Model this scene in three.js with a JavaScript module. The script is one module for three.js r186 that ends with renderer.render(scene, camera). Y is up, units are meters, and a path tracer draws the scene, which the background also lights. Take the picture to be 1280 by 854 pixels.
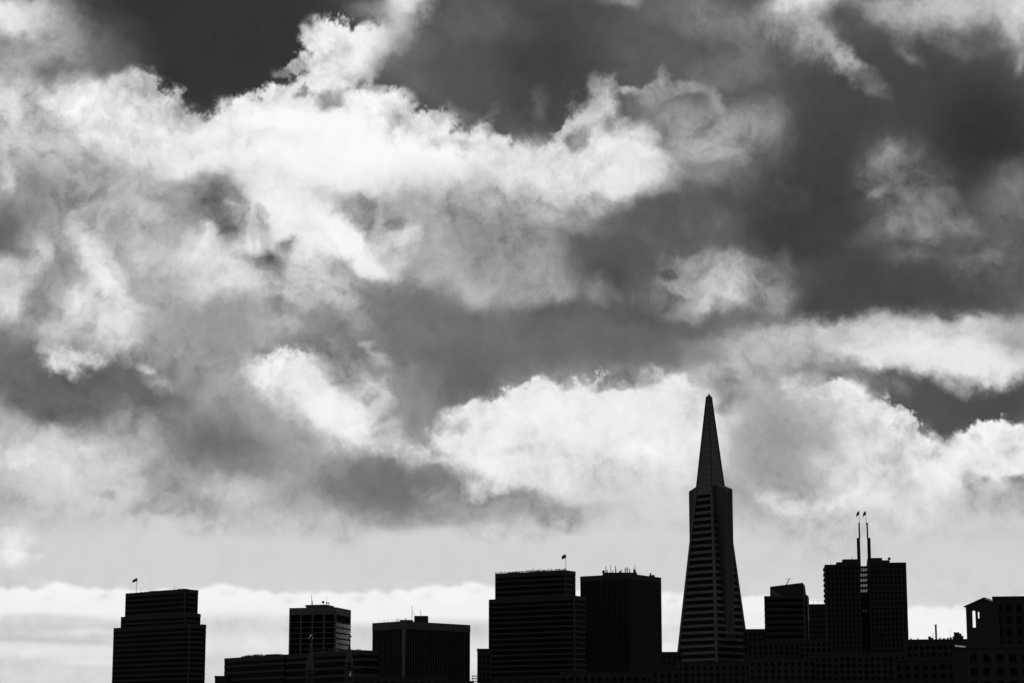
import * as THREE from 'three';
import { createNoise3D } from 'simplex-noise';
import { mergeGeometries } from 'three/addons/utils/BufferGeometryUtils.js';

// ---------------------------------------------------------------- camera, sky, sun, exposure
const scene = new THREE.Scene();
const camera = new THREE.PerspectiveCamera(17.34, 1280 / 854, 1, 30000);
camera.position.set(0, 6, 0);
camera.rotation.x = THREE.MathUtils.degToRad(10.66);

const renderer = new THREE.WebGLRenderer({ antialias: true });
renderer.toneMapping = THREE.LinearToneMapping;
renderer.toneMappingExposure = 1;
renderer.shadowMap.enabled = true;

// The sun stands behind the cloud deck ahead, a little to the left: what faces the viewer is in shade.
const sun = new THREE.DirectionalLight(0xffffff, 0.5);
sun.position.set(-500, 2600, -3600);
sun.target.position.set(0, 0, -1500);
sun.castShadow = true;
sun.shadow.radius = 24;
Object.assign(sun.shadow.camera, { left: -1200, right: 1200, top: 1200, bottom: -1200, near: 100, far: 8000 });
scene.add(sun, sun.target);

function seeded(a) { return () => { a = (a + 0x6d2b79f5) | 0; let t = Math.imul(a ^ (a >>> 15), 1 | a); t = (t + Math.imul(t ^ (t >>> 7), 61 | t)) ^ t; return ((t ^ (t >>> 14)) >>> 0) / 4294967296; }; }
const noiseA = createNoise3D(seeded(11)), noiseB = createNoise3D(seeded(29)), noiseC = createNoise3D(seeded(53));
const lerp = (a, b, t) => a + (b - a) * t;
const step01 = (a, b, x) => { const t = Math.min(1, Math.max(0, (x - a) / (b - a))); return t * t * (3 - 2 * t); };
const toLinear = (v) => { const c = Math.min(1, Math.max(0, v / 255)); return c <= 0.04045 ? c / 12.92 : ((c + 0.055) / 1.055) ** 2.4; };
function fbm(n, x, y, z, f, octaves, gain) { let s = 0, a = 1, t = 0; for (let i = 0; i < octaves; i++) { s += a * n(x * f, y * f, z * f); t += a; a *= gain; f *= 2.03; } return s / t; }

// Clouds of the deck: azimuth and elevation of the middle, half width and half height (degrees), turn (degrees), grey tone, softness of the edge, grain, cover.
const CLOUDS = [
  [0,18.13,15.55,2.86,0,78,0.5,0.25], [0,12.64,15.55,3.07,0,110,0.5,0.3], [0,7.94,16.37,2.25,0,170,0.45,0.4], [0,5.29,18.42,1.02,0,209,0.35,0.08], [0,3.07,18.42,2.25,0,214,0.3,0.1],
  [-8.59,18.24,3.89,1.94,0,50,0.35,0.15], [-6.59,18.02,2.46,1.23,0,52,0.5,0.15], [-0.85,17.52,2.66,2.05,0,84,0.5,0.2], [1.07,17.82,1.53,1.53,0,64,0.6,0.2], [3.41,17.9,1.84,1.23,0,88,0.6,0.2],
  [4.26,17.88,2.46,0.82,0,92,0.6,0.2], [9.67,16.09,4.09,2.05,0,73,0.5,0.2], [10.72,16.64,2.46,1.23,0,68,0.6,0.15], [12.41,15.65,1.23,1.13,0,50,0.6,0.15], [7.54,13.96,2.25,1.84,0,64,0.5,0.2],
  [9.53,11.77,4.09,1.02,0,70,0.5,0.2], [6.78,17.01,0.82,0.82,0,84,0.6,0.25], [5.05,14.63,1.84,1.23,0,90,0.5,0.3], [-10.57,12.44,5.32,2.66,0,172,0.35,0.6], [-12.11,15.57,2.66,1.43,0,190,0.35,0.8],
  [-9.21,14.7,3.27,1.02,0,185,0.5,0.6], [-11.27,17.6,1.23,0.92,-10,104,0.6,0.5], [-11.89,17.76,0.61,0.92,0,135,0.6,0.5], [-12.51,18.02,0.82,0.78,0,172,0.5,0.5], [-13.08,18.43,0.74,0.53,0,222,0.35,0.4],
  [-13.26,17.77,0.51,0.25,0,150,0.5,0.4], [-12.79,17.41,0.82,0.41,0,165,0.5,0.5], [-12.13,17.12,0.41,0.27,0,88,0.5,0.4], [-11.45,17,0.61,0.29,0,112,0.6,0.4], [-12.13,16.16,2.25,0.78,0,212,0.35,0.9],
  [-10.71,16.34,1.43,0.57,0,225,0.25,0.9], [-9.57,16.39,0.92,0.65,-20,220,0.18,1], [-8.73,15.93,0.82,0.53,-35,218,0.16,1], [-9.9,16.84,0.49,0.27,-20,185,0.2,0.9], [-9.49,16.86,0.45,0.2,-25,200,0.14,0.9],
  [-7.9,15.86,0.92,0.45,-10,222,0.2,0.8], [-7.18,16.19,0.7,0.61,20,236,0.2,0.6], [-10.07,15.77,1.64,0.61,-10,226,0.4,0.8], [-7.99,15.25,1.84,0.57,-5,232,0.4,0.5], [-12.11,15.67,0.57,0.41,0,185,0.6,0.8],
  [-12.44,16.34,0.29,0.37,0,165,0.6,0.9], [-11.91,15.88,0.29,0.29,0,172,0.6,0.9], [-11.07,15.22,0.82,0.33,0,190,0.6,0.7], [-6.13,16.22,1.02,0.86,0,246,0.2,0.35], [-6.25,16.86,0.53,0.33,0,225,0.16,0.9],
  [-5.07,15.74,1.84,0.92,-10,250,0.25,0.25], [-3.59,15.67,1.84,0.98,-14,250,0.25,0.25], [-1.69,15.19,1.84,0.86,-22,250,0.22,0.25], [0,14.73,1.35,0.86,-14,247,0.25,0.3], [-4.43,15.05,2.46,0.82,-5,247,0.4,0.3],
  [-3.6,16.48,0.82,0.57,-20,236,0.16,1], [-2.97,16.49,0.61,0.53,-20,228,0.15,1], [-2.01,16.14,0.57,0.49,-30,226,0.15,1], [-0.85,15.6,0.7,0.45,-30,230,0.15,0.9], [-0.38,15.74,0.29,0.29,0,222,0.16,0.9],
  [0.17,15.38,0.33,0.37,0,222,0.2,0.9], [-4.47,17.57,1.06,0.7,38,236,0.2,0.8], [-5.22,18.22,0.45,0.45,20,225,0.15,1], [-4.58,18.37,0.57,0.41,10,232,0.16,1], [-3.73,18.33,0.7,0.37,20,238,0.18,0.8],
  [-3.03,18.46,0.49,0.35,10,222,0.22,0.6], [-4.05,17.88,0.78,0.53,35,246,0.35,0.4], [-5.2,17.25,0.82,0.57,20,226,0.22,0.9], [-5.82,17.56,0.33,0.2,10,185,0.2,0.9], [-6.16,17.55,0.29,0.14,0,120,0.4,0.8],
  [-2.73,18.07,0.45,0.53,30,150,0.7,0.3,0.8], [-2.87,17.62,0.7,0.45,20,104,0.7,0.2,0.8], [-1.7,17.41,1.23,0.7,-20,84,0.6,0.15], [-2.55,17.35,0.49,0.29,-20,96,0.6,0.3], [-4.81,16.66,0.31,0.18,0,115,0.35,0.8,0.8],
  [-5.55,16.92,0.2,0.12,0,120,0.4,0.8,0.8], [-3.61,16.93,0.25,0.16,0,150,0.5,0.8,0.7], [-3.22,16.29,0.16,0.2,-30,165,0.6,0.9,0.7], [-2.85,19.15,0.57,0.39,0,236,0.35,0.4], [-3.64,19.06,0.49,0.25,0,140,0.7,0.3,0.8],
  [-1.07,18.73,1.23,0.53,0,92,0.7,0.3], [-1.38,16.51,0.33,0.18,-50,120,0.7,0.8,0.6], [-0.85,16.35,0.29,0.1,40,130,0.6,0.8,0.6], [0.57,16.75,0.18,0.29,0,120,0.6,1,0.6], [1.34,17.32,0.1,0.16,0,100,0.6,0.8,0.6],
  [2.01,16.3,0.53,0.9,-15,200,0.25,1], [2.38,16.8,0.33,0.49,10,205,0.25,1], [2.08,17.15,0.25,0.25,0,195,0.25,1], [1.59,16,0.33,0.53,-35,208,0.25,1], [1.27,15.6,0.37,0.41,-20,200,0.25,1],
  [1.06,15.29,0.53,0.33,0,205,0.3,1], [2.85,15.28,1.35,0.78,-12,236,0.25,0.6], [3.37,14.86,1.02,0.53,-10,240,0.35,0.3], [2.11,15.08,0.9,0.74,0,232,0.35,0.6], [1.69,15.8,0.25,0.27,-20,120,0.4,0.9],
  [1.86,15.94,0.2,0.2,0,140,0.5,0.9], [2.65,16.13,0.25,0.18,0,150,0.5,1], [3.18,15.98,0.53,0.25,-20,215,0.25,0.9], [3.57,16.79,0.45,0.16,20,165,0.35,1], [2.97,16.86,0.29,0.14,-10,175,0.35,1],
  [3.93,17.18,0.18,0.29,0,150,0.5,1], [4.25,17.12,0.53,0.14,10,155,0.4,1], [4.84,17.18,0.37,0.18,-15,172,0.35,1], [5.26,16.81,0.2,0.45,20,150,0.5,0.8], [4.13,16.47,0.9,0.45,0,136,0.5,0.4],
  [3.12,16.63,0.18,0.2,0,105,0.5,0.6], [4.65,16.06,0.61,0.37,-20,158,0.5,0.7], [5.6,15.93,0.94,0.61,0,150,0.5,0.7], [5.27,15.33,1.02,0.49,0,165,0.5,0.7], [6.23,16.02,0.41,0.53,0,150,0.5,0.7],
  [6.8,16,0.45,0.7,0,130,0.6,0.6], [6.63,15.3,0.33,0.41,0,100,0.6,0.5], [5.63,17.44,1.02,0.41,10,118,0.7,0.4], [6.16,17.83,0.53,0.29,20,112,0.7,0.4], [4.63,14.74,1.1,0.33,0,128,0.6,0.7],
  [5.13,18.98,0.74,0.41,0,128,0.6,0.6], [5.86,18.64,0.94,0.45,-10,124,0.6,0.6], [6.38,18.12,0.61,0.33,-40,112,0.6,0.5], [2.89,19.31,0.37,0.16,0,150,0.6,0.5], [4.06,19.05,0.61,0.29,0,104,0.6,0.4],
  [7.87,18.84,1.06,0.57,0,175,0.4,0.8], [7.52,19.1,0.7,0.41,0,222,0.35,0.6], [7.65,18.18,0.9,0.45,-30,140,0.5,0.9], [8.48,17.9,0.82,0.27,-38,158,0.35,1], [9.01,17.48,0.33,0.18,-55,165,0.4,1],
  [9.49,16.9,0.41,0.2,-45,112,0.6,0.7], [8.91,18.48,0.65,0.41,-20,84,0.4,0.4], [9.86,18.79,0.53,0.33,-10,150,0.4,0.7], [10.79,18.66,1.02,0.41,0,140,0.6,0.6], [12.03,18.78,1.84,0.57,0,188,0.5,0.5],
  [13.29,18.5,0.49,0.7,0,205,0.5,0.5], [11.9,17.96,0.53,0.29,0,110,0.7,0.6], [13.37,17.67,0.16,0.45,0,150,0.5,0.7], [10.45,17.75,0.33,0.16,-40,108,0.7,0.8], [9.94,14.98,0.7,0.65,0,112,0.6,0.8],
  [9.81,15.28,0.33,0.31,0,142,0.5,0.8], [10.22,14.26,0.86,0.9,-20,108,0.5,0.9], [9.61,14.33,0.25,0.18,0,138,0.5,0.9], [9.83,13.37,0.45,0.25,0,128,0.5,0.9], [10.49,13.2,0.57,0.2,0,125,0.5,0.9],
  [10.82,13.73,0.53,0.49,0,122,0.5,0.9], [11.67,13.29,0.33,0.25,-20,126,0.45,0.9], [10.05,14.03,0.25,0.14,-40,84,0.5,0.8], [10.27,12.69,0.45,0.2,0,100,0.6,0.8], [12.95,14.03,0.65,0.65,0,112,0.6,0.6],
  [12.08,12.41,0.74,0.49,0,104,0.6,0.8], [12.96,12.93,0.53,0.53,0,92,0.7,0.5], [9.37,13.09,0.49,0.29,0,96,0.6,0.8], [7.6,14.16,0.18,0.33,0,92,0.6,0.8], [6.93,14.48,0.41,0.57,0,92,0.6,0.6],
  [5.63,12.18,1.47,0.78,-5,150,0.4,0.8], [5.32,12.35,1.06,0.61,0,190,0.28,0.9], [4.77,12.7,0.53,0.33,10,182,0.22,1], [3.98,12.78,0.25,0.29,-20,165,0.3,1], [4.1,12.2,0.45,0.25,0,188,0.3,0.9],
  [4.58,11.5,0.74,0.23,12,178,0.35,0.8], [6.05,12.54,0.94,0.37,-5,176,0.3,0.9], [5.42,12.08,0.7,0.41,0,198,0.4,0.6], [6.71,12.26,0.49,0.53,0,142,0.5,1], [6.9,11.7,0.45,0.41,0,135,0.5,1],
  [4.04,12.53,0.18,0.12,0,88,0.4,0.8], [4.28,11.84,0.29,0.1,0,120,0.5,0.9], [3.45,11.91,0.53,0.25,0,116,0.7,0.9], [4.31,13.83,0.33,0.25,-40,118,0.6,0.7], [5.55,13.5,0.41,0.37,0,102,0.7,0.6],
  [5.72,11.16,0.82,0.25,0,108,0.6,0.4], [7.19,12.55,0.16,0.41,0,120,0.6,0.8], [0.84,14.28,1.43,1.06,-10,205,0.5,0.7], [0.32,14.73,0.9,0.9,0,232,0.5,0.4], [2.11,14.78,1.02,0.61,0,215,0.5,0.7],
  [3.37,14.7,0.82,0.49,0,228,0.5,0.4], [1.58,14.03,1.23,0.41,-8,185,0.5,0.8], [2.69,13.69,0.33,0.27,-30,178,0.4,0.9], [2,13.7,0.49,0.2,0,175,0.5,0.7], [2.63,14.26,0.49,0.2,-10,150,0.6,1],
  [1.73,14.03,0.29,0.2,0,150,0.6,1], [2.2,12.84,2.25,0.74,0,87,0.5,0.2], [3.78,13.84,1.23,0.53,10,88,0.5,0.3], [1.99,12.19,0.9,0.53,0,76,0.6,0.2], [0.52,12.34,0.9,0.61,-20,150,0.6,0.5],
  [0.84,11.99,0.82,0.37,-10,152,0.6,0.5], [0.31,13.15,0.61,0.53,0,150,0.6,0.5], [2.17,11.78,0.27,0.45,0,135,0.5,0.7], [3.13,11.77,0.9,0.14,-5,110,0.7,0.7], [1.25,11.31,1.43,0.33,0,92,0.6,0.3],
  [3.13,11.2,1.23,0.41,0,88,0.6,0.3], [2.5,10.59,3.48,0.61,0,103,0.5,0.15], [6.43,10.74,1.02,0.33,10,150,0.6,0.4], [-1.68,13.25,2.25,1.23,-10,172,0.5,0.5], [-0.42,13.26,1.23,1.02,-20,150,0.5,0.6],
  [-0.84,13.5,0.9,0.49,-25,138,0.5,0.8], [-1.37,14.03,0.82,0.33,-10,165,0.5,0.9], [-0.63,14.17,0.45,0.2,10,185,0.5,0.9], [-1.99,12.64,1.02,0.82,0,178,0.6,0.4], [-1.05,11.93,1.02,0.45,-20,172,0.5,0.4],
  [-1.05,12.54,0.29,0.25,0,150,0.6,0.6], [-3.55,11.8,1.43,0.74,-10,138,0.5,0.5], [-2.71,11.3,1.23,0.53,0,112,0.5,0.3], [-0.83,10.9,2.05,0.53,0,103,0.5,0.2], [-2.5,10.59,2.46,0.53,0,118,0.6,0.25],
  [-5,11.27,1.23,0.45,0,146,0.5,0.4], [-4.68,10.77,1.02,0.37,0,132,0.6,0.4], [-5.45,13.5,1.35,0.94,-25,238,0.4,0.5], [-6.19,14.1,1.02,0.61,0,236,0.5,0.4], [-4.3,13.22,1.15,0.41,-40,246,0.35,0.3],
  [-3.56,12.62,0.61,0.25,-20,238,0.35,0.3], [-2.94,13.24,0.45,0.37,20,215,0.4,0.8], [-2.73,13.04,0.25,0.49,-20,212,0.4,0.8], [-3.78,13.94,0.49,0.33,-20,162,0.5,0.9], [-3.4,13.48,0.37,0.25,-40,182,0.5,1],
  [-2.84,13.69,0.37,0.16,10,150,0.5,1], [-4.5,12.5,0.53,0.23,-30,160,0.5,0.9], [-4.59,12.1,0.74,0.2,-45,178,0.6,0.8], [-5.43,12.18,0.61,0.41,-30,200,0.5,0.9], [-5.94,11.87,0.61,0.29,-30,195,0.5,0.9],
  [-4.8,11.79,0.41,0.16,-40,190,0.5,0.8], [-5.92,13.03,0.2,0.16,0,140,0.5,1], [-6.31,12.67,0.29,0.25,0,118,0.5,1], [-6.59,13.48,0.2,0.37,0,165,0.5,1], [-6.23,10.9,0.7,0.37,0,188,0.5,0.6],
  [-3.96,11.29,0.37,0.2,0,150,0.6,1], [-3.83,10.62,0.18,0.08,0,175,0.6,0.8], [-12.35,14.06,0.74,0.61,0,142,0.5,0.4], [-13.06,13.23,0.53,0.57,0,104,0.5,0.5], [-13.17,14.47,0.16,0.29,0,205,0.4,0.8],
  [-11.53,13.9,0.49,0.33,40,135,0.6,0.8], [-11.04,14.42,0.53,0.37,0,165,0.6,0.7], [-11.72,13.39,0.82,0.33,20,165,0.6,0.8], [-9.9,13.77,0.74,0.33,-10,205,0.5,0.6], [-10.61,13.74,0.53,0.29,0,178,0.6,0.6],
  [-9.16,13.09,0.74,0.37,-10,162,0.6,0.5], [-9.67,13.08,0.41,0.2,-20,175,0.6,0.8], [-10.33,14.3,0.41,0.45,-30,172,0.6,0.6], [-8.26,14.03,0.82,0.49,0,140,0.55,0.5], [-7.85,13.99,0.65,0.53,20,112,0.5,0.7],
  [-7.57,13.47,0.45,0.2,-20,108,0.45,1], [-8.68,14.32,0.41,0.25,0,150,0.6,0.7], [-7.2,13.76,0.18,0.45,20,185,0.5,1], [-6.99,12.86,0.37,0.2,-40,135,0.5,1], [-6.86,13.17,0.29,0.25,0,200,0.45,1],
  [-7.97,13.17,0.25,0.29,0,205,0.35,1], [-7.87,12.53,1.02,0.61,-12,228,0.4,0.5], [-7.39,12.04,0.82,0.45,-20,218,0.45,0.5], [-8.32,12.21,0.53,0.53,0,200,0.6,0.5], [-11.94,12.38,0.33,0.45,-10,152,0.5,0.8],
  [-12.06,11.97,0.25,0.33,0,145,0.5,0.9], [-11.67,12.09,0.53,0.53,0,152,0.5,0.5], [-11.7,11.29,0.57,0.41,30,150,0.45,0.6], [-12.34,11.36,0.37,0.53,0,152,0.45,0.6], [-12.23,12.61,0.29,0.29,-20,205,0.5,0.9],
  [-12.9,11.44,0.37,0.7,0,208,0.45,0.6], [-13.08,12.43,0.29,0.29,0,195,0.5,0.6], [-12.98,10.57,0.37,0.41,40,118,0.5,0.5], [-11.03,12.92,0.49,0.25,-30,205,0.5,0.8], [-10.94,12.66,0.29,0.53,30,215,0.45,0.7],
  [-10.56,12.13,0.29,0.9,32,232,0.4,0.6], [-10.03,11.49,0.33,0.74,25,238,0.4,0.4], [-10.32,12.45,0.1,0.53,25,205,0.5,0.8], [-9.59,12.37,0.33,0.45,-10,200,0.5,0.7], [-9.43,11.83,0.53,0.49,0,172,0.5,0.4],
  [-8.91,11.59,0.61,0.49,0,172,0.6,0.4], [-10.52,11.13,1.02,0.49,-15,212,0.4,0.7], [-9.81,10.89,0.7,0.49,0,228,0.4,0.4], [-10.94,11.58,0.33,0.33,0,212,0.5,0.8], [-11.22,10.9,0.45,0.16,-10,185,0.6,0.8],
  [-9.3,11.03,0.25,0.14,0,205,0.5,0.9], [-12.11,10.67,0.7,0.33,-15,216,0.4,0.6], [-7.77,11.11,1.23,0.45,0,152,0.5,0.3], [-8.99,10.77,0.41,0.29,0,158,0.6,0.5], [-8.25,9.68,1.84,1.23,0,152,0.5,0.4],
  [-11.69,10.18,1.23,0.29,-10,200,0.45,0.9], [-12.58,9.85,0.82,0.9,0,106,0.5,0.3], [-11.86,9.27,1.43,0.82,0,99,0.45,0.3], [-10.06,9.47,1.43,0.7,-10,94,0.4,0.3], [-9.25,9.25,1.02,0.53,-20,104,0.5,0.3],
  [-11.73,8.48,0.82,0.33,0,94,0.5,0.4], [-10.84,8.7,0.9,0.45,0,104,0.5,0.4], [-11.49,10.03,0.53,0.33,-30,215,0.35,1], [-11.13,10.2,0.41,0.18,0,220,0.4,0.8], [-10.69,10.14,0.33,0.16,0,200,0.5,1],
  [-10.09,10.4,0.53,0.16,0,200,0.5,0.8], [-9.58,10.13,0.45,0.2,-10,140,0.5,1], [-9.35,9.94,0.2,0.1,-30,190,0.5,1], [-8.85,9.56,0.41,0.2,-10,160,0.6,0.8], [-9.83,8.43,0.53,0.45,30,155,0.5,0.6],
  [-9.59,8.54,0.14,0.37,0,118,0.5,0.6], [-8.92,8.35,0.65,0.41,0,160,0.5,0.6], [-7.84,9.79,0.25,0.53,-30,118,0.6,0.4], [-8.56,9.77,0.16,0.29,30,118,0.6,0.5], [-7.54,10.1,0.53,0.33,0,150,0.6,0.4],
  [-7.02,9.51,0.7,0.61,0,160,0.5,0.4], [-7.39,7.88,1.02,0.65,0,138,0.5,0.3], [-7.29,8.04,1.27,0.74,-5,118,0.5,0.2], [-7.15,7.92,0.82,0.45,-10,108,0.6,0.2], [-8.28,7.25,0.82,0.61,-30,138,0.55,0.4],
  [-12.39,7.66,1.02,0.49,0,208,0.5,0.6], [-11.19,7.49,1.64,0.7,0,205,0.5,0.5], [-10.77,6.8,2.25,0.74,0,207,0.4,0.3], [-12.48,7.56,0.33,0.25,0,225,0.5,0.5], [-11.58,7.18,0.53,0.29,-10,216,0.5,0.5],
  [-11.01,7.76,0.29,0.16,0,215,0.5,0.7], [-12.81,8.24,0.45,0.33,0,185,0.6,0.3], [-9.58,7.03,0.61,0.45,0,198,0.5,0.3], [-8.48,7.05,0.9,0.61,-20,148,0.45,0.4], [-8.89,7.24,0.41,0.45,0,150,0.55,0.4],
  [-7.77,6.82,1.23,0.41,-10,162,0.5,0.4], [-9.06,6.43,0.7,0.27,20,168,0.45,0.6], [-8.46,6.24,0.7,0.2,-10,165,0.5,0.7], [-10.37,6.61,0.25,0.08,-25,180,0.7,0.9,0.7], [-6.85,6.67,1.02,0.41,10,198,0.5,0.3],
  [-5.93,6.28,1.23,0.45,0,200,0.5,0.3], [-9.25,5.99,0.53,0.16,0,200,0.5,0.5], [-7.74,5.85,0.61,0.2,0,196,0.6,0.6], [-5.35,8.01,1.84,1.02,-25,165,0.5,0.3], [-6.1,9.73,0.7,0.49,-20,226,0.35,0.7],
  [-5.96,10.03,0.53,0.29,0,222,0.25,0.9], [-5.13,9.7,0.57,0.41,-20,220,0.25,0.9], [-5.06,9.13,1.15,0.53,-32,230,0.35,0.6], [-4.34,9.14,0.7,0.49,-20,224,0.25,0.9], [-3.83,9.35,0.45,0.41,-30,205,0.25,1],
  [-3.56,8.99,0.37,0.33,-30,208,0.22,1], [-4.34,8.63,1.02,0.53,-35,238,0.35,0.4], [-4.65,8.89,0.53,0.33,-35,242,0.5,0.3], [-3.61,8.23,0.78,0.41,-35,230,0.25,0.7], [-3.3,8.34,0.33,0.25,-40,205,0.25,1],
  [-3.09,7.77,0.53,0.29,-20,226,0.25,0.8], [-2.37,7.69,0.61,0.23,-5,212,0.3,0.8], [-4.43,7.82,0.49,0.25,-20,200,0.5,0.8], [-4.56,9.75,0.41,0.2,-30,150,0.6,1], [-4.4,10.16,0.41,0.25,-30,135,0.6,0.8],
  [-3.83,9.15,0.2,0.12,0,165,0.5,1], [-1.87,9.78,1.23,1.23,0,118,0.6,0.2], [-1.04,9.78,1.02,1.02,0,100,0.6,0.2], [-2.48,8.95,0.61,0.74,0,134,0.6,0.25], [-1.96,8.45,0.49,0.25,0,150,0.6,0.3],
  [-3.47,10.17,0.16,0.25,30,165,0.5,0.7], [-3.7,10.45,0.29,0.06,-45,170,0.5,0.7], [-2.8,9.93,0.29,0.08,-20,132,0.6,0.8], [-3.39,6.87,1.94,0.65,-4,120,0.4,0.3], [-1.23,6.61,1.43,0.41,-4,138,0.5,0.4],
  [-2.98,6.91,1.23,0.45,0,110,0.6,0.2], [-4.62,6.9,0.82,0.53,0,150,0.6,0.4], [-1.64,6.67,1.43,0.45,0,150,0.5,0.3], [-1.44,7.22,0.82,0.33,-20,135,0.5,0.4], [-5.85,7.09,0.74,0.82,0,172,0.6,0.3],
  [-2.16,6.9,0.37,0.16,-15,182,0.4,0.9], [-3.28,6.2,1.23,0.29,0,165,0.6,0.4], [-4.91,5.98,1.23,0.41,0,190,0.6,0.5], [-4.29,5.64,0.29,0.29,0,178,0.6,0.7], [-0.83,7.94,1.02,0.7,-20,236,0.22,0.5],
  [-1.34,8.24,0.7,0.49,0,232,0.2,0.7], [-1.65,8.59,0.33,0.33,30,205,0.18,1], [-1.2,8.8,0.37,0.25,30,210,0.18,1], [-0.83,9,0.33,0.18,20,212,0.18,1], [-0.7,8.82,0.12,0.14,0,115,0.6,0.8,0.6],
  [-1.34,8.45,0.16,0.16,-20,130,0.6,0.9,0.6], [-0.21,8.55,0.82,0.7,0,242,0.16,0.5], [0,9,0.57,0.45,10,238,0.12,0.8], [0.83,9.17,0.74,0.61,0,238,0.12,0.7], [0.52,9.49,0.41,0.29,10,228,0.12,1],
  [1.04,9.53,0.37,0.23,-10,230,0.12,1], [1.03,8.35,1.84,1.23,0,238,0.2,0.4], [1.76,9.16,0.53,0.41,0,236,0.14,0.9], [1.7,9.57,0.16,0.16,0,205,0.16,1], [2.48,9.06,1.02,0.65,0,238,0.14,0.7],
  [2.38,9.61,0.29,0.25,20,215,0.16,1], [3.52,8.95,1.02,0.65,0,238,0.14,0.6], [4.1,9.39,0.49,0.41,-30,230,0.14,1], [3.63,9.76,0.29,0.29,0,160,0.35,1], [3.77,9.84,0.2,0.2,0,180,0.3,1],
  [3.01,9.62,0.33,0.14,0,110,0.3,0.6], [2.8,9.73,0.41,0.18,20,118,0.4,0.8], [2.9,9.56,0.25,0.1,0,150,0.4,1], [4.34,9.14,0.41,0.49,-10,226,0.2,0.8], [4.33,8.22,1.43,1.23,0,232,0.25,0.4],
  [2.68,8.24,1.84,1.02,0,240,0.35,0.25], [4.75,8.73,0.53,0.61,0,224,0.3,0.5], [0,7.43,1.02,0.49,0,240,0.3,0.4], [-0.31,6.96,0.53,0.29,10,232,0.25,0.7], [0.51,7.12,0.82,0.49,0,226,0.4,0.4],
  [1.65,7.33,1.23,0.7,-10,226,0.4,0.4], [0.31,7.82,0.53,0.14,0,205,0.6,0.6], [2.47,7.32,0.74,0.33,-10,206,0.5,0.6], [3.08,7.11,0.82,0.33,0,204,0.5,0.6], [3.61,7.82,0.45,0.14,-25,245,0.4,0.6],
  [4.11,7.11,1.02,0.53,0,222,0.5,0.4], [2.67,6.61,1.84,0.45,0,211,0.5,0.2], [4.31,6.5,1.23,0.53,0,213,0.5,0.15], [-0.99,6.88,0.49,0.2,-20,160,0.5,0.8], [0.21,6.51,1.15,0.35,-5,140,0.45,0.6],
  [1.03,6.21,0.7,0.27,-15,165,0.45,0.6], [0,6.31,1.64,0.25,0,158,0.5,0.5], [-1.33,6.31,1.23,0.29,0,158,0.5,0.4], [1.23,6,0.33,0.14,-20,170,0.5,0.8], [-0.41,5.86,0.82,0.25,0,188,0.6,0.6],
  [0.2,5.66,0.61,0.16,0,192,0.6,0.7], [6,10.03,0.9,0.7,0,172,0.5,0.6], [5.49,9.84,0.41,0.33,0,165,0.5,0.8], [5.19,10.35,0.29,0.29,0,120,0.6,0.4], [5.78,9.12,0.45,0.49,0,132,0.45,0.6],
  [5.89,9.53,0.49,0.25,0,145,0.5,0.8], [5.57,8.92,0.29,0.25,0,125,0.5,0.6], [5.96,7.9,0.53,0.74,0,234,0.4,0.4], [5.66,8.21,0.49,0.49,0,226,0.4,0.5], [6.08,8.51,0.41,0.25,0,215,0.4,0.8],
  [6.3,9.52,0.29,0.61,0,175,0.5,0.4], [6.58,8.29,0.82,1.23,0,172,0.5,0.3], [7.19,7.88,1.23,1.43,0,168,0.45,0.25], [8.79,7.24,1.84,1.43,0,220,0.35,0.5], [7.73,9.29,0.53,0.49,0,222,0.25,0.6],
  [7.43,9.5,0.41,0.33,0,210,0.3,0.7], [8.33,8.87,0.7,0.49,-25,222,0.16,0.6], [9.03,8.65,0.82,0.53,-25,228,0.14,0.6], [8.54,9.23,0.45,0.29,-25,220,0.14,0.9], [9.28,8.81,0.41,0.27,-20,230,0.12,0.9],
  [9.64,8.74,0.29,0.2,0,220,0.13,1], [9.93,8.33,0.61,0.37,-30,222,0.12,0.8], [10.09,8.52,0.2,0.2,0,220,0.13,1], [10.41,7.81,0.82,0.53,-30,222,0.16,0.6], [10.62,8.11,0.29,0.16,-30,222,0.16,1],
  [9.8,7.62,1.02,0.82,-20,218,0.3,0.4], [10.99,7.4,0.82,0.7,0,224,0.25,0.6], [9.23,8.55,0.61,0.29,-30,234,0.35,0.4], [8.59,7.25,1.02,0.74,-20,226,0.45,0.4], [8.98,6.94,0.7,0.41,-10,232,0.4,0.5],
  [9.52,8.13,0.49,0.16,-30,208,0.6,0.6], [9.64,7.55,0.33,0.14,-35,190,0.5,0.8], [9.68,7.02,0.29,0.41,0,200,0.5,0.5], [7.38,7.47,1.02,0.82,0,165,0.6,0.3], [7.9,8.17,0.7,0.61,-30,190,0.6,0.3],
  [10.77,6.6,0.7,0.74,0,236,0.35,0.5], [10.88,7,0.41,0.7,0,240,0.45,0.3], [9.76,6.22,1.23,0.61,0,220,0.45,0.3], [6.91,6.67,0.45,0.37,-40,214,0.6,0.8], [7.05,6.42,0.53,0.16,-30,224,0.55,0.8],
  [7.39,6.26,0.7,0.27,-20,216,0.6,0.6], [7.86,6.41,0.41,0.25,0,222,0.5,0.6], [8.35,6.04,1.02,0.29,0,200,0.5,0.5], [7.74,5.69,1.23,0.33,0,192,0.5,0.5], [7.07,7.07,0.41,0.16,0,175,0.6,0.5],
  [10.25,9.12,2.25,0.7,-18,92,0.3,0.15], [11.23,8.59,1.43,0.7,-25,82,0.3,0.12], [12.44,9.05,1.23,0.82,0,76,0.3,0.12], [9.06,9.58,0.82,0.29,-10,112,0.4,0.5], [8.55,9.59,0.37,0.16,0,125,0.5,0.8],
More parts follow.
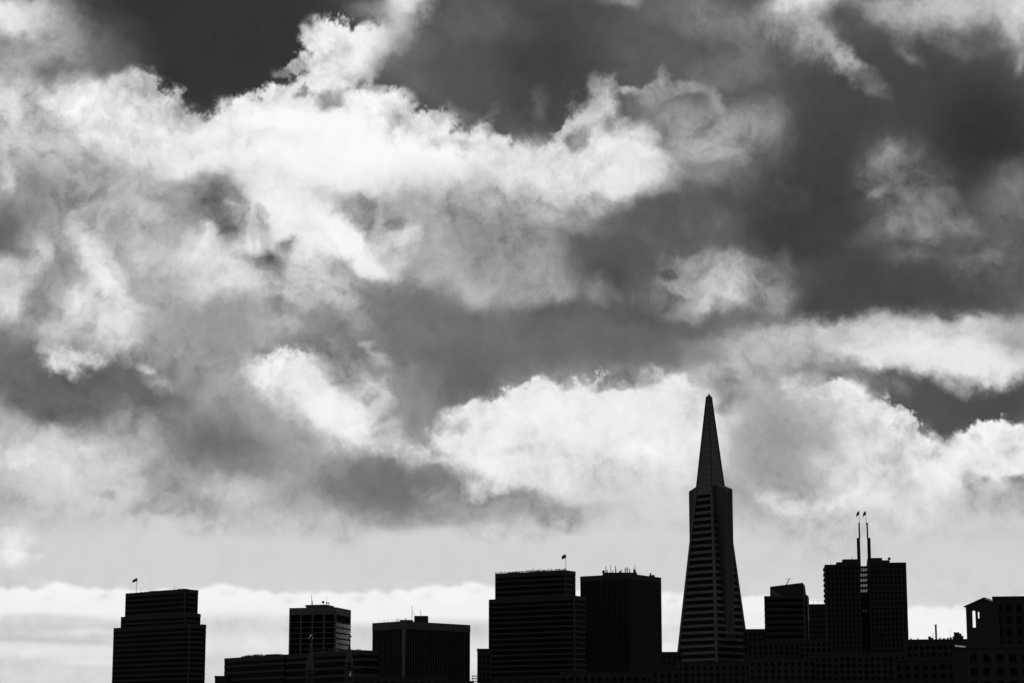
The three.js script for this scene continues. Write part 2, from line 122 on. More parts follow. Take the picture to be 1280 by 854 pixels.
  [9.66,9.32,0.41,0.14,-20,115,0.6,0.6], [10.1,10.54,3.48,0.53,0,205,0.4,0.4], [10.5,10.47,2.46,0.49,-3,226,0.4,0.3], [12.09,10.07,1.64,0.53,-5,228,0.35,0.3], [11.09,10,1.43,0.45,-8,230,0.4,0.3],
  [11.52,10.89,1.23,0.2,0,205,0.5,0.5], [7.86,10.6,1.43,0.45,8,195,0.5,0.5], [6.83,10.32,1.02,0.41,10,182,0.5,0.5], [9.27,10.06,0.82,0.29,-10,222,0.4,0.5], [11.37,9.43,0.29,0.25,0,170,0.5,0.8],
  [13,10.43,0.61,0.33,0,178,0.6,0.4], [7.13,10.01,0.82,0.2,5,165,0.6,0.6], [8.26,9.98,0.49,0.18,0,140,0.6,0.8], [8.06,10.19,0.33,0.16,0,170,0.6,0.6], [8.4,9.15,0.53,0.31,-25,222,0.14,0.9],
  [9.23,8.77,0.49,0.29,-22,230,0.12,0.9], [9.67,8.64,0.33,0.23,-10,222,0.12,1], [10.07,8.38,0.37,0.27,-20,222,0.12,1], [10.57,7.97,0.45,0.27,-30,220,0.16,1], [11,7.7,0.41,0.25,0,218,0.2,1],
  [8.74,9.06,0.61,0.37,-25,224,0.2,0.7], [12.2,7.76,0.9,0.74,0,242,0.14,0.6], [11.85,8.17,0.33,0.29,30,226,0.13,1], [12.34,8.36,0.49,0.29,0,238,0.12,0.9], [12.92,8.24,0.49,0.33,0,238,0.12,0.9],
  [11.64,7.78,0.53,0.41,0,236,0.2,0.8], [12.78,7.55,0.82,0.61,0,236,0.25,0.6], [11.85,8.11,0.14,0.1,0,150,0.6,1,0.5], [12.17,7.17,0.82,0.37,0,228,0.4,0.6], [11.86,6.85,0.29,0.18,20,140,0.4,0.8],
  [12.85,6.87,0.29,0.18,0,130,0.4,0.8], [12.35,6.64,0.7,0.25,0,190,0.5,0.7], [11.67,6.98,0.2,0.25,30,185,0.5,0.8], [12.33,6.32,1.02,0.25,0,182,0.5,0.5], [12.12,5.87,1.23,0.29,0,205,0.5,0.2],
  [12.88,7.74,0.2,0.12,0,185,0.6,1,0.5], [0,4.99,18.42,0.53,0,209,0.35,0.05], [-12.53,5.33,0.61,0.37,-20,222,0.4,0.6], [-12.71,5.07,0.37,0.25,0,232,0.5,0.6], [-12.05,5.14,0.2,0.12,0,222,0.5,0.7],
  [7.93,5.24,1.02,0.25,0,202,0.6,0.3], [-13.98,3.94,0.35,0.29,0,243,0.1,0.3], [-13.4,3.95,0.45,0.33,0,243,0.1,0.3], [-12.82,3.88,0.53,0.39,0,243,0.1,0.3], [-12.34,4.06,0.35,0.29,0,243,0.1,0.3],
  [-11.85,3.89,0.45,0.33,0,243,0.1,0.3], [-11.36,4.04,0.53,0.39,0,243,0.1,0.3], [-10.93,4.05,0.35,0.29,0,243,0.1,0.3], [-10.44,3.99,0.45,0.33,0,243,0.1,0.3], [-9.88,3.92,0.53,0.39,0,243,0.1,0.3],
  [-9.39,3.99,0.35,0.29,0,243,0.1,0.3], [-8.79,3.99,0.45,0.33,0,243,0.1,0.3], [-8.19,3.9,0.53,0.39,0,243,0.1,0.3], [-7.74,4.04,0.35,0.29,0,243,0.1,0.3], [-7.4,4.11,0.45,0.33,0,243,0.1,0.3],
  [-6.95,3.95,0.53,0.39,0,243,0.1,0.3], [-6.39,3.99,0.35,0.29,0,243,0.1,0.3], [-5.79,3.92,0.45,0.33,0,243,0.1,0.3], [-5.18,3.88,0.53,0.39,0,243,0.1,0.3], [-4.64,4.03,0.35,0.29,0,243,0.1,0.3],
  [-4.07,3.97,0.45,0.33,0,243,0.1,0.3], [-3.46,3.93,0.53,0.39,0,243,0.1,0.3], [-2.85,4.07,0.35,0.29,0,243,0.1,0.3], [-2.3,4.06,0.45,0.33,0,243,0.1,0.3], [-2,4.06,0.53,0.39,0,243,0.1,0.3],
  [-1.53,4.12,0.35,0.29,0,243,0.1,0.3], [-1.08,4.2,0.45,0.33,0,243,0.1,0.3], [-0.65,4.04,0.53,0.39,0,243,0.1,0.3], [0,4.06,0.35,0.29,0,243,0.1,0.3], [0.61,4.02,0.45,0.33,0,243,0.1,0.3],
  [1.22,3.9,0.53,0.39,0,243,0.1,0.3], [1.67,4.02,0.35,0.29,0,243,0.1,0.3], [2.24,3.92,0.45,0.33,0,243,0.1,0.3], [2.85,3.81,0.53,0.39,0,243,0.1,0.3], [3.36,3.93,0.35,0.29,0,243,0.1,0.3],
  [3.91,3.95,0.45,0.33,0,243,0.1,0.3], [4.27,3.83,0.53,0.39,0,243,0.1,0.3], [4.55,4.03,0.35,0.29,0,243,0.1,0.3], [5.08,3.88,0.45,0.33,0,243,0.1,0.3], [5.58,3.76,0.53,0.39,0,243,0.1,0.3],
  [6.09,3.9,0.35,0.29,0,243,0.1,0.3], [6.45,3.85,0.45,0.33,0,243,0.1,0.3], [6.99,3.73,0.53,0.39,0,243,0.1,0.3], [7.59,3.78,0.35,0.29,0,243,0.1,0.3], [8.29,3.64,0.45,0.33,0,243,0.1,0.3],
  [9.08,3.49,0.53,0.39,0,243,0.1,0.3], [9.67,3.56,0.35,0.29,0,243,0.1,0.3], [10.17,3.54,0.45,0.33,0,243,0.1,0.3], [10.66,3.45,0.53,0.39,0,243,0.1,0.3], [11.15,3.55,0.35,0.29,0,243,0.1,0.3],
  [11.64,3.46,0.45,0.33,0,243,0.1,0.3], [12.22,3.42,0.53,0.39,0,243,0.1,0.3], [12.82,3.84,0.35,0.29,0,243,0.1,0.3], [13.39,3.71,0.45,0.33,0,243,0.1,0.3], [-13.97,3.72,0.7,0.33,0,244,0.3,0.15],
  [-12.82,3.78,0.7,0.33,0,244,0.3,0.15], [-11.84,3.74,0.7,0.33,0,244,0.3,0.15], [-10.93,3.83,0.7,0.33,0,244,0.3,0.15], [-9.88,3.82,0.7,0.33,0,244,0.3,0.15], [-8.79,3.83,0.7,0.33,0,244,0.3,0.15],
  [-7.73,3.82,0.7,0.33,0,244,0.3,0.15], [-6.95,3.85,0.7,0.33,0,244,0.3,0.15], [-5.78,3.76,0.7,0.33,0,244,0.3,0.15], [-4.63,3.8,0.7,0.33,0,244,0.3,0.15], [-3.46,3.83,0.7,0.33,0,244,0.3,0.15],
  [-2.3,3.89,0.7,0.33,0,244,0.3,0.15], [-1.53,3.9,0.7,0.33,0,244,0.3,0.15], [-0.65,3.94,0.7,0.33,0,244,0.3,0.15], [0.61,3.86,0.7,0.33,0,244,0.3,0.15], [1.67,3.8,0.7,0.33,0,244,0.3,0.15],
  [2.85,3.71,0.7,0.33,0,244,0.3,0.15], [3.9,3.79,0.7,0.33,0,244,0.3,0.15], [4.55,3.81,0.7,0.33,0,244,0.3,0.15], [5.58,3.66,0.7,0.33,0,244,0.3,0.15], [6.45,3.69,0.7,0.33,0,244,0.3,0.15],
  [7.59,3.56,0.7,0.33,0,244,0.3,0.15], [9.07,3.39,0.7,0.33,0,244,0.3,0.15], [10.16,3.38,0.7,0.33,0,244,0.3,0.15], [11.14,3.33,0.7,0.33,0,244,0.3,0.15], [12.22,3.32,0.7,0.33,0,244,0.3,0.15],
  [13.39,3.56,0.7,0.33,0,244,0.3,0.15], [-13.29,4.05,0.18,0.08,10,226,0.6,0.6,0.6], [-11.73,3.99,0.18,0.08,10,226,0.6,0.6,0.6], [-10.32,4.09,0.18,0.08,10,226,0.6,0.6,0.6], [-8.68,4.09,0.18,0.08,10,226,0.6,0.6,0.6],
  [-7.28,4.21,0.18,0.08,10,226,0.6,0.6,0.6], [-5.67,4.02,0.18,0.08,10,226,0.6,0.6,0.6], [-3.95,4.07,0.18,0.08,10,226,0.6,0.6,0.6], [-2.18,4.16,0.18,0.08,10,226,0.6,0.6,0.6], [-0.96,4.3,0.18,0.08,10,226,0.6,0.6,0.6],
  [0.73,4.12,0.18,0.08,10,226,0.6,0.6,0.6], [2.36,4.02,0.18,0.08,10,226,0.6,0.6,0.6], [4.03,4.05,0.18,0.08,10,226,0.6,0.6,0.6], [5.2,3.98,0.18,0.08,10,226,0.6,0.6,0.6], [6.57,3.95,0.18,0.08,10,226,0.6,0.6,0.6],
  [8.41,3.74,0.18,0.08,10,226,0.6,0.6,0.6], [10.29,3.64,0.18,0.08,10,226,0.6,0.6,0.6], [11.76,3.56,0.18,0.08,10,226,0.6,0.6,0.6], [13.51,3.81,0.18,0.08,10,226,0.6,0.6,0.6], [-5.88,3.74,12.28,0.27,0,241,0.4,0.08],
  [7.29,3.61,2.46,0.29,0,241,0.4,0.08], [10.65,3.18,2.86,0.53,0,243,0.25,0.08], [-12.02,3.3,2.86,0.25,0,206,0.5,0.25], [-6.88,3.39,1.84,0.25,0,214,0.5,0.25], [-1.63,3.33,1.84,0.2,0,206,0.5,0.2],
  [-2.44,3.49,0.82,0.1,0,222,0.6,0.2], [-11.64,3.5,1.23,0.1,0,214,0.6,0.2], [-11.91,2.99,1.84,0.08,-2,198,0.5,0.2], [-10.65,3.22,1.02,0.08,3,220,0.6,0.3], [-11.22,2.72,2.86,0.18,0,229,0.5,0.2],
  [-12.37,2.3,1.23,0.16,0,212,0.5,0.2], [-10.23,2.47,1.02,0.1,0,228,0.5,0.2], [-10.61,2.13,1.43,0.16,0,214,0.5,0.2], [-6.67,2.95,1.84,0.25,0,229,0.5,0.2], [-1.01,2.67,1.84,0.33,0,230,0.5,0.2],
  [4.27,3.67,1.23,0.25,0,232,0.5,0.2], [4.16,3.26,1.02,0.2,0,222,0.5,0.2], [4.26,2.86,1.02,0.16,0,236,0.5,0.2], [6.18,3.55,0.82,0.2,0,234,0.5,0.2], [1.24,7.94,1.23,0.29,8,226,0.8,0.6,0.6],
  [0,8.25,0.82,0.2,-10,228,0.8,0.6,0.6], [3.3,8.23,1.23,0.2,-12,229,0.8,0.5,0.6], [1.96,8.65,0.82,0.18,0,228,0.8,0.6,0.5], [9.99,7.12,0.49,0.61,-10,206,0.8,0.5,0.6], [8.61,8.16,0.82,0.33,-25,208,0.8,0.5,0.6],
  [9.11,7.84,0.61,0.2,-20,200,0.8,0.6,0.5], [-4.25,17.18,0.82,0.2,30,205,0.8,0.9,0.5], [-4.58,18.07,0.33,0.2,0,190,0.8,1,0.6], [-5.1,17.76,0.29,0.33,0,195,0.8,1,0.6], [-2.54,16.29,0.53,0.2,-20,205,0.8,1,0.6],
  [-1.38,15.8,0.61,0.16,-25,212,0.8,1,0.5], [-8.64,16.34,0.53,0.2,-25,190,0.8,1,0.6], [-10.89,15.83,1.02,0.25,-5,200,0.8,1,0.6], [-6.96,15.79,1.02,0.2,0,228,0.8,0.8,0.6], [-9.24,15.51,1.23,0.2,-5,205,0.8,0.9,0.6],
  [-7.15,7.96,1.02,0.57,-6,104,0.6,0.2,0.75], [-6.98,7.58,1.23,0.33,0,140,0.7,0.3,0.5], [-4.41,6.66,1.23,0.45,-6,126,0.65,0.4,0.75], [-3.08,6.87,1.23,0.49,0,108,0.65,0.2,0.7], [-0.95,13.34,0.94,0.57,-25,130,0.7,0.6,0.7],
  [7.08,7.78,0.94,0.94,0,150,0.7,0.25,0.7], [8.69,7.2,0.9,0.61,-15,226,0.6,0.6,0.7], [1.28,17.82,1.02,1.02,0,58,0.8,0.2,0.7], [7.54,13.92,1.43,1.23,0,60,0.8,0.2,0.7], [-2.37,7.81,0.7,0.18,-4,212,0.4,0.9,0.9],
  [-1.75,7.69,0.49,0.2,-15,216,0.4,0.9,0.9], [-1.03,7.12,0.53,0.16,-25,205,0.5,0.9,0.8], [-0.58,6.92,0.45,0.18,5,218,0.5,0.9,0.8], [1.03,6.31,0.61,0.2,-15,150,0.6,0.7,0.8], [-8.26,6.49,0.82,0.25,-10,158,0.6,0.7,0.7],
];
const CELL = 1, AZ0 = -20, EL0 = -4, NA = 40, NE = 32;
const cells = Array.from({ length: NA * NE }, () => []);
const clouds = CLOUDS.map(([az, el, w, h, turn, tone, edge, grain, cover = 1]) => {
  const soft = Math.min(1, 0.08 + edge * 1.5);
  const reach = Math.max(w, h) * (1 + soft) * 1.25 + 0.9, c = Math.cos(turn * Math.PI / 180), s = Math.sin(turn * Math.PI / 180), small = Math.min(w, h);
  return { az, el, w, h, c, s, tone, soft, grain, cover, reach, rough: Math.min(0.8, 0.30 / Math.pow(small * 2, 0.75)) * Math.max(0.3, 1.25 - 1.3 * soft) * (0.8 + 0.55 * grain) };
});
for (const k of clouds) {
  for (let i = Math.max(0, Math.floor((k.az - k.reach * 1.08 - AZ0) / CELL)); i <= Math.min(NA - 1, Math.floor((k.az + k.reach * 1.08 - AZ0) / CELL)); i++)
    for (let j = Math.max(0, Math.floor((k.el - k.reach - EL0) / CELL)); j <= Math.min(NE - 1, Math.floor((k.el + k.reach - EL0) / CELL)); j++) cells[i * NE + j].push(k);
}
const SUN = sun.position.clone().sub(sun.target.position).normalize();
// Grey tone (0 to 255) of the sky in the direction (x, y, z).
function skyTone(x, y, z) {
  const el0 = Math.asin(Math.max(-1, Math.min(1, y))) * 180 / Math.PI;
  // the deck, over the whole sky: clouds on a flat layer, paler towards the horizon
  const k = 1 / (Math.max(0, y) + 0.22), u = x * k, v = z * k;
  const shape = fbm(noiseA, u, 0.3, v, 1.7, 5, 0.52) + 0.35 * fbm(noiseB, u, 1.7, v, 0.6, 2, 0.5);
  // deck brighter on the sun's side; darkened out of view to keep facades dark
  const ahead = step01(-0.5, 0.6, x * SUN.x + y * SUN.y + z * SUN.z);
  let tone = lerp(40, 120 + 66 * ahead, step01(-0.22, 0.55, shape)), grain = 0.4;
  tone = lerp(112 + 92 * ahead, tone, step01(3.5, 9, el0));
  tone = lerp(50, tone, step01(-3, -0.5, el0));
  const i = Math.floor((Math.atan2(x, -z) * 180 / Math.PI - AZ0) / CELL), j = Math.floor((el0 - EL0) / CELL);
  const fine = el0 > -3;
  if (fine && i >= 0 && i < NA && j >= 0 && j < NE) {
    const cell = cells[i * NE + j];
    if (cell.length) {
      // the wind's curl bends every outline: coarse, middle and fine
      const calm = step01(5.4, 6.6, el0), A = 0.12 + 0.18 * calm, B = 0.03 + 0.10 * calm;
      const wx = A * fbm(noiseA, x, y, z, 17, 3, 0.5) + B * fbm(noiseB, x, y, z, 85, 4, 0.6);
      const wy = A * fbm(noiseB, x, y, z, 19, 3, 0.5) + B * fbm(noiseC, x, y, z, 90, 4, 0.6);
      const az = Math.atan2(x, -z) * 180 / Math.PI + wx, el = el0 + wy * (0.35 + 0.65 * calm), ce = Math.cos(el0 * Math.PI / 180);
      const billow = 1 - 2 * Math.abs(fbm(noiseC, x, y, z, 60, 2, 0.5)) ;
      const edge = (0.35 + 0.65 * calm) * (0.95 * fbm(noiseA, x, y, z, 95, 6, 0.7) + 0.3 * (billow - 0.55));
      const crisp = 0.25 + 1.05 * step01(-0.45, 0.5, fbm(noiseB, x, y, z, 26, 2, 0.5)), feather = (1.3 - crisp) * 0.22 * calm;
      for (const q of cell) {
        const dx = (az - q.az) * ce, dy = el - q.el;
        if (dx > q.reach || dx < -q.reach || dy > q.reach || dy < -q.reach) continue;
        const a = (dx * q.c + dy * q.s) / q.w, b = (dy * q.c - dx * q.s) / q.h;
        const d = Math.sqrt(a * a + b * b) - edge * q.rough * 1.9 * crisp, soft = q.soft + feather * (1 - q.soft);
        if (d >= 1 + soft) continue;
        const t = q.cover * (1 - step01(1 - soft, 1 + soft, d));
        tone += (q.tone - tone) * t; grain += (q.grain - grain) * t;
      }
      // vapour: wisps drawn out by the same curl
      const fx = x + wx * 0.02, fy = y + wy * 0.02;
      const wisp = fbm(noiseB, fx, fy, z, 70, 6, 0.63), puff = fbm(noiseC, fx, fy, z, 30, 4, 0.55), fold = 0.42 - Math.abs(fbm(noiseA, fx + 3, fy, z, 48, 5, 0.62)) * 1.6;
      const room = Math.min(1, (255 - tone) / 45 + 0.15) * Math.min(1, tone / 170 + 0.05);
      const t = 56 * wisp + 34 * puff + 12 * fold;
      tone += grain * room * (t > 0 ? t * 0.8 : t * 1.15);
    }
  }
  return Math.min(252, Math.max(34, tone));
}
function makeSky() {
  const W = 4096, H = 4096, data = new Float32Array(W * H * 4), STEP = 8, CW = W / STEP, CH = H / STEP, coarse = new Float32Array((CW + 1) * (CH + 1));
  // The image's pole is turned to 30 degrees above the horizon ahead, where its pixels lie closest.
  const tilt = new THREE.Matrix4().makeRotationX(-Math.PI / 3).elements;
  const world = (i, j, out) => {
    const up = ((j + 0.5) / H - 0.5) * Math.PI, round = ((i + 0.5) / W - 0.5) * 2 * Math.PI, c = Math.cos(up), x = c * Math.cos(round), y = Math.sin(up), z = c * Math.sin(round);
    out[0] = tilt[0] * x + tilt[4] * y + tilt[8] * z; out[1] = tilt[1] * x + tilt[5] * y + tilt[9] * z; out[2] = tilt[2] * x + tilt[6] * y + tilt[10] * z;
  };
  const d = [0, 0, 0];
  for (let j = 0; j <= CH; j++) for (let i = 0; i <= CW; i++) { world(i * STEP - 0.5, Math.min(H - 1, j * STEP - 0.5), d); coarse[j * (CW + 1) + i] = toLinear(skyTone(d[0], d[1], d[2])); }
  const tone = new Float32Array(W * H);
  for (let j = 0; j < H; j++) {
    const cj = Math.floor(j / STEP), tj = (j % STEP + 0.5) / STEP;
    for (let i = 0; i < W; i++) {
      const ci = Math.floor(i / STEP), ti = (i % STEP + 0.5) / STEP, o = cj * (CW + 1) + ci;
      tone[j * W + i] = lerp(lerp(coarse[o], coarse[o + 1], ti), lerp(coarse[o + CW + 1], coarse[o + CW + 2], ti), tj);
    }
  }
  // every pixel where the clouds are described one by one
  const J0 = Math.floor(H * (1 - 36 / 180)), raw = new Float32Array((H - J0) * W), inside = new Uint8Array((H - J0) * W);
  for (let j = J0; j < H; j++) for (let i = 0; i < W; i++) {
    world(i, j, d);
    const o = (j - J0) * W + i;
    raw[o] = tone[j * W + i];
    if (d[2] > -0.85 || d[1] > 0.40 || d[1] < 0.0 || Math.abs(d[0]) > 0.28) continue;
    inside[o] = 1; raw[o] = toLinear(skyTone(d[0], d[1], d[2]));
  }
  // the image is read with a smoothing spline, so store the spline's own coefficients
  const coef = Float32Array.from(raw), smooth = new Float32Array(raw.length);
  for (let pass = 0; pass < 3; pass++) {
    for (let o = W; o < raw.length - W; o++) smooth[o] = !inside[o] ? coef[o] : (16 * coef[o] + 4 * (coef[o - 1] + coef[o + 1] + coef[o - W] + coef[o + W]) + coef[o - W - 1] + coef[o - W + 1] + coef[o + W - 1] + coef[o + W + 1]) / 36;
    for (let o = W; o < raw.length - W; o++) if (inside[o]) coef[o] = Math.max(0.004, coef[o] + raw[o] - smooth[o]);
  }
  for (let o = 0; o < raw.length; o++) tone[J0 * W + o] = coef[o];
  for (let o = 0; o < W * H; o++) { const t = tone[o]; data[4 * o] = t; data[4 * o + 1] = t; data[4 * o + 2] = t; data[4 * o + 3] = 1; }
  const sky = new THREE.DataTexture(data, W, H, THREE.RGBAFormat, THREE.FloatType);
  sky.mapping = THREE.EquirectangularReflectionMapping;
  sky.magFilter = sky.minFilter = THREE.LinearFilter;
  sky.wrapS = THREE.RepeatWrapping;
  sky.needsUpdate = true;
  return sky;
}
scene.background = scene.environment = makeSky();
scene.backgroundRotation.set(-Math.PI / 3, 0, 0);
scene.environmentRotation.set(-Math.PI / 3, 0, 0);

// ---------------------------------------------------------------- materials: neutral greys, the photograph is black and white
const grainMap = (() => {
  const n = 256, d = new Uint8Array(n * n * 4), g = createNoise3D(seeded(5));
  for (let j = 0; j < n; j++) for (let i = 0; i < n; i++) {
    const a = i / n * 2 * Math.PI, b = j / n * 2 * Math.PI, s = 0.5 * g(Math.cos(a) * 3, Math.sin(a) * 3, j / n * 1.5) + 0.3 * g(Math.cos(b) * 9 + 7, Math.sin(b) * 9, i / n * 9) + 0.25 * g(i * 0.35, j * 0.05, 3);
    const v = Math.round(215 + 38 * Math.max(-1, Math.min(1, s)));
    d.set([v, v, v, 255], (j * n + i) * 4);
  }
  const t = new THREE.DataTexture(d, n, n); t.colorSpace = THREE.SRGBColorSpace; t.magFilter = THREE.LinearFilter; t.wrapS = t.wrapT = THREE.RepeatWrapping; t.needsUpdate = true;
  return t;
})();
const stone = (v, roughness = 0.9, more = {}) => { const m = new THREE.MeshStandardMaterial({ roughness, map: grainMap, ...more }); m.color.setRGB(v, v, v); return m; };
const plain = (v, roughness = 0.8, more = {}) => { const m = new THREE.MeshPhysicalMaterial({ roughness, ...more }); m.color.setRGB(v, v, v); return m; };
const M = {
  granite: stone(0.15), darkStone: stone(0.11), brown: stone(0.13), concrete: stone(0.22), precast: stone(0.34), quartz: stone(0.34), alloy: stone(0.28, 0.6),
  glass: plain(0.015, 0.6, { specularIntensity: 0.12 }), steel: plain(0.1, 0.6), roof: stone(0.12), cloth: plain(0.12, 0.9), plaster: stone(0.2), ball: plain(0.92, 0.15, { metalness: 1 }),
  mirror: plain(0.85, 0.1, { metalness: 1 }), pane: plain(0.42, 0.02, { transmission: 1, thickness: 0, ior: 1.5 }), zinc: plain(0.55, 0.3, { metalness: 1 }), earth: stone(0.05),
};

// ---------------------------------------------------------------- helpers
const taken = {};
function numbered(n) { taken[n] = (taken[n] ?? -1) + 1; return taken[n] ? n + '_' + String(taken[n]).padStart(3, '0') : n; }
function thing(name, label, category, x, z, yaw = 0, group) {
  const o = new THREE.Group(); o.name = numbered(name); o.position.set(x, 0, z); o.rotation.y = yaw; o.userData = { label, category };
  if (group) o.userData.group = group;
  scene.add(o); o.updateMatrixWorld(true);
  return o;
}
const boxes = new Map();
function boxGeo(w, h, d) { const k = [w, h, d].map((v) => v.toFixed(2)).join(); if (!boxes.has(k)) boxes.set(k, new THREE.BoxGeometry(w, h, d)); return boxes.get(k); }
function part(name, geometry, material, parent, x = 0, y = 0, z = 0, ry = 0) {
  const o = new THREE.Mesh(geometry, material); o.name = name; o.position.set(x, y, z); o.rotation.y = ry; o.castShadow = o.receiveShadow = true; parent.add(o);
  return o;
}
// a box that stands on y0 and ends at y1, middle at x, z
const block = (name, g, m, x, z, w, d, y0, y1) => part(name, boxGeo(w, y1 - y0, d), m, g, x, (y0 + y1) / 2, z);
const inside = (g, p) => g.worldToLocal(new THREE.Vector3(...p));
// floors: one spandrel round the building for each storey
function storeys(g, m, w, d, top, bottom, rise, band, proud = 0.35, x = 0, z = 0) {
  for (let y = top; y > bottom; y -= rise) block('spandrel', g, m, x, z, w + 2 * proud, d + 2 * proud, y - band, y);
}
// upright piers on the front and on the right-hand side
function piers(g, m, w, d, top, bottom, front, side, wide, proud, x = 0, z = 0) {
  for (let i = 0; i <= front; i++) block('pier', g, m, x - w / 2 + w * i / front, z + d / 2, wide, 2 * proud, bottom, top);
  for (let i = 1; i <= side; i++) block('pier', g, m, x + w / 2, z + d / 2 - d * i / side, 2 * proud, wide, bottom, top);
}
function rod(g, name, p, height, r, m = M.steel) {
  const q = inside(g, p);
  return part(name, new THREE.CylinderGeometry(r * 0.6, r, height + 1, 6), m, g, q.x, q.y + height / 2 - 0.5, q.z);
}
function dish(g, p, r, turn = 0) {
  const q = inside(g, p), pts = []; for (let i = 0; i <= 5; i++) pts.push(new THREE.Vector2(r * i / 5, 0.35 * r * (i / 5) ** 2)); pts.push(new THREE.Vector2(r * 0.94, 0.4 * r), new THREE.Vector2(0.01, 0.1 * r));
  const bowl = new THREE.LatheGeometry(pts, 14); bowl.rotateX(Math.PI / 2 - 0.2); bowl.rotateY(turn);
  const o = part('satellite_dish', bowl, M.steel, g, q.x, q.y + r * 1.1, q.z);
  part('mast', new THREE.CylinderGeometry(0.12, 0.16, r * 1.6 + 0.6, 6), M.steel, o, 0, -r * 0.8 - 0.2, 0);
  return o;
}
function flagpole(g, p, height, w, h, m = M.cloth, sag = 0.35) {
  const pole = rod(g, 'flagpole', p, height, 0.2), flag = new THREE.BoxGeometry(w, h, 0.06, 10, 4, 1), a = flag.attributes.position;
  for (let i = 0; i < a.count; i++) { const t = 0.5 - a.getX(i) / w; a.setZ(i, a.getZ(i) + 0.35 * Math.sin(t * 7) * t); a.setY(i, a.getY(i) * (1 - 0.12 * t) - sag * w * t * t + 0.12 * Math.sin(t * 5)); }
  flag.computeVertexNormals();
  part('flag', flag, m, pole, -w / 2 - 0.12, height / 2 - h / 2 + 0.2, 0, -g.rotation.y);
  return pole;
}
// a railing of fine posts and a rail along the roof's front edge, one part
function railing(g, w, z, y, gap, high, x = 0) {
  const list = [], rnd = seeded(Math.round(w * 31 + y));
  for (let a = -w / 2; a < w / 2; a += gap) { const k = high * (0.5 + 0.8 * rnd()), b = new THREE.BoxGeometry(0.25 + 0.5 * rnd(), k, 0.2); b.translate(x + a, y + k / 2, z); list.push(b); }
  const r = new THREE.BoxGeometry(w, 0.15, 0.15); r.translate(x, y + high * 0.55, z); list.push(r);
  return part('roof_railing', mergeGeometries(list), M.steel, g);
}
function cabins(g, list, w, d, y) { for (const [x, z, a, b, h] of list) block('roof_cabin', g, M.darkStone, x * w, z * d, a, b, y - 0.1, y + h); }

// ---------------------------------------------------------------- ground
{
  const o = part('ground', new THREE.PlaneGeometry(24000, 24000), M.earth, scene); o.rotation.x = -Math.PI / 2; o.position.set(0, 0, -2000); o.userData = { kind: 'structure', label: 'dark city ground below the skyline' };
}

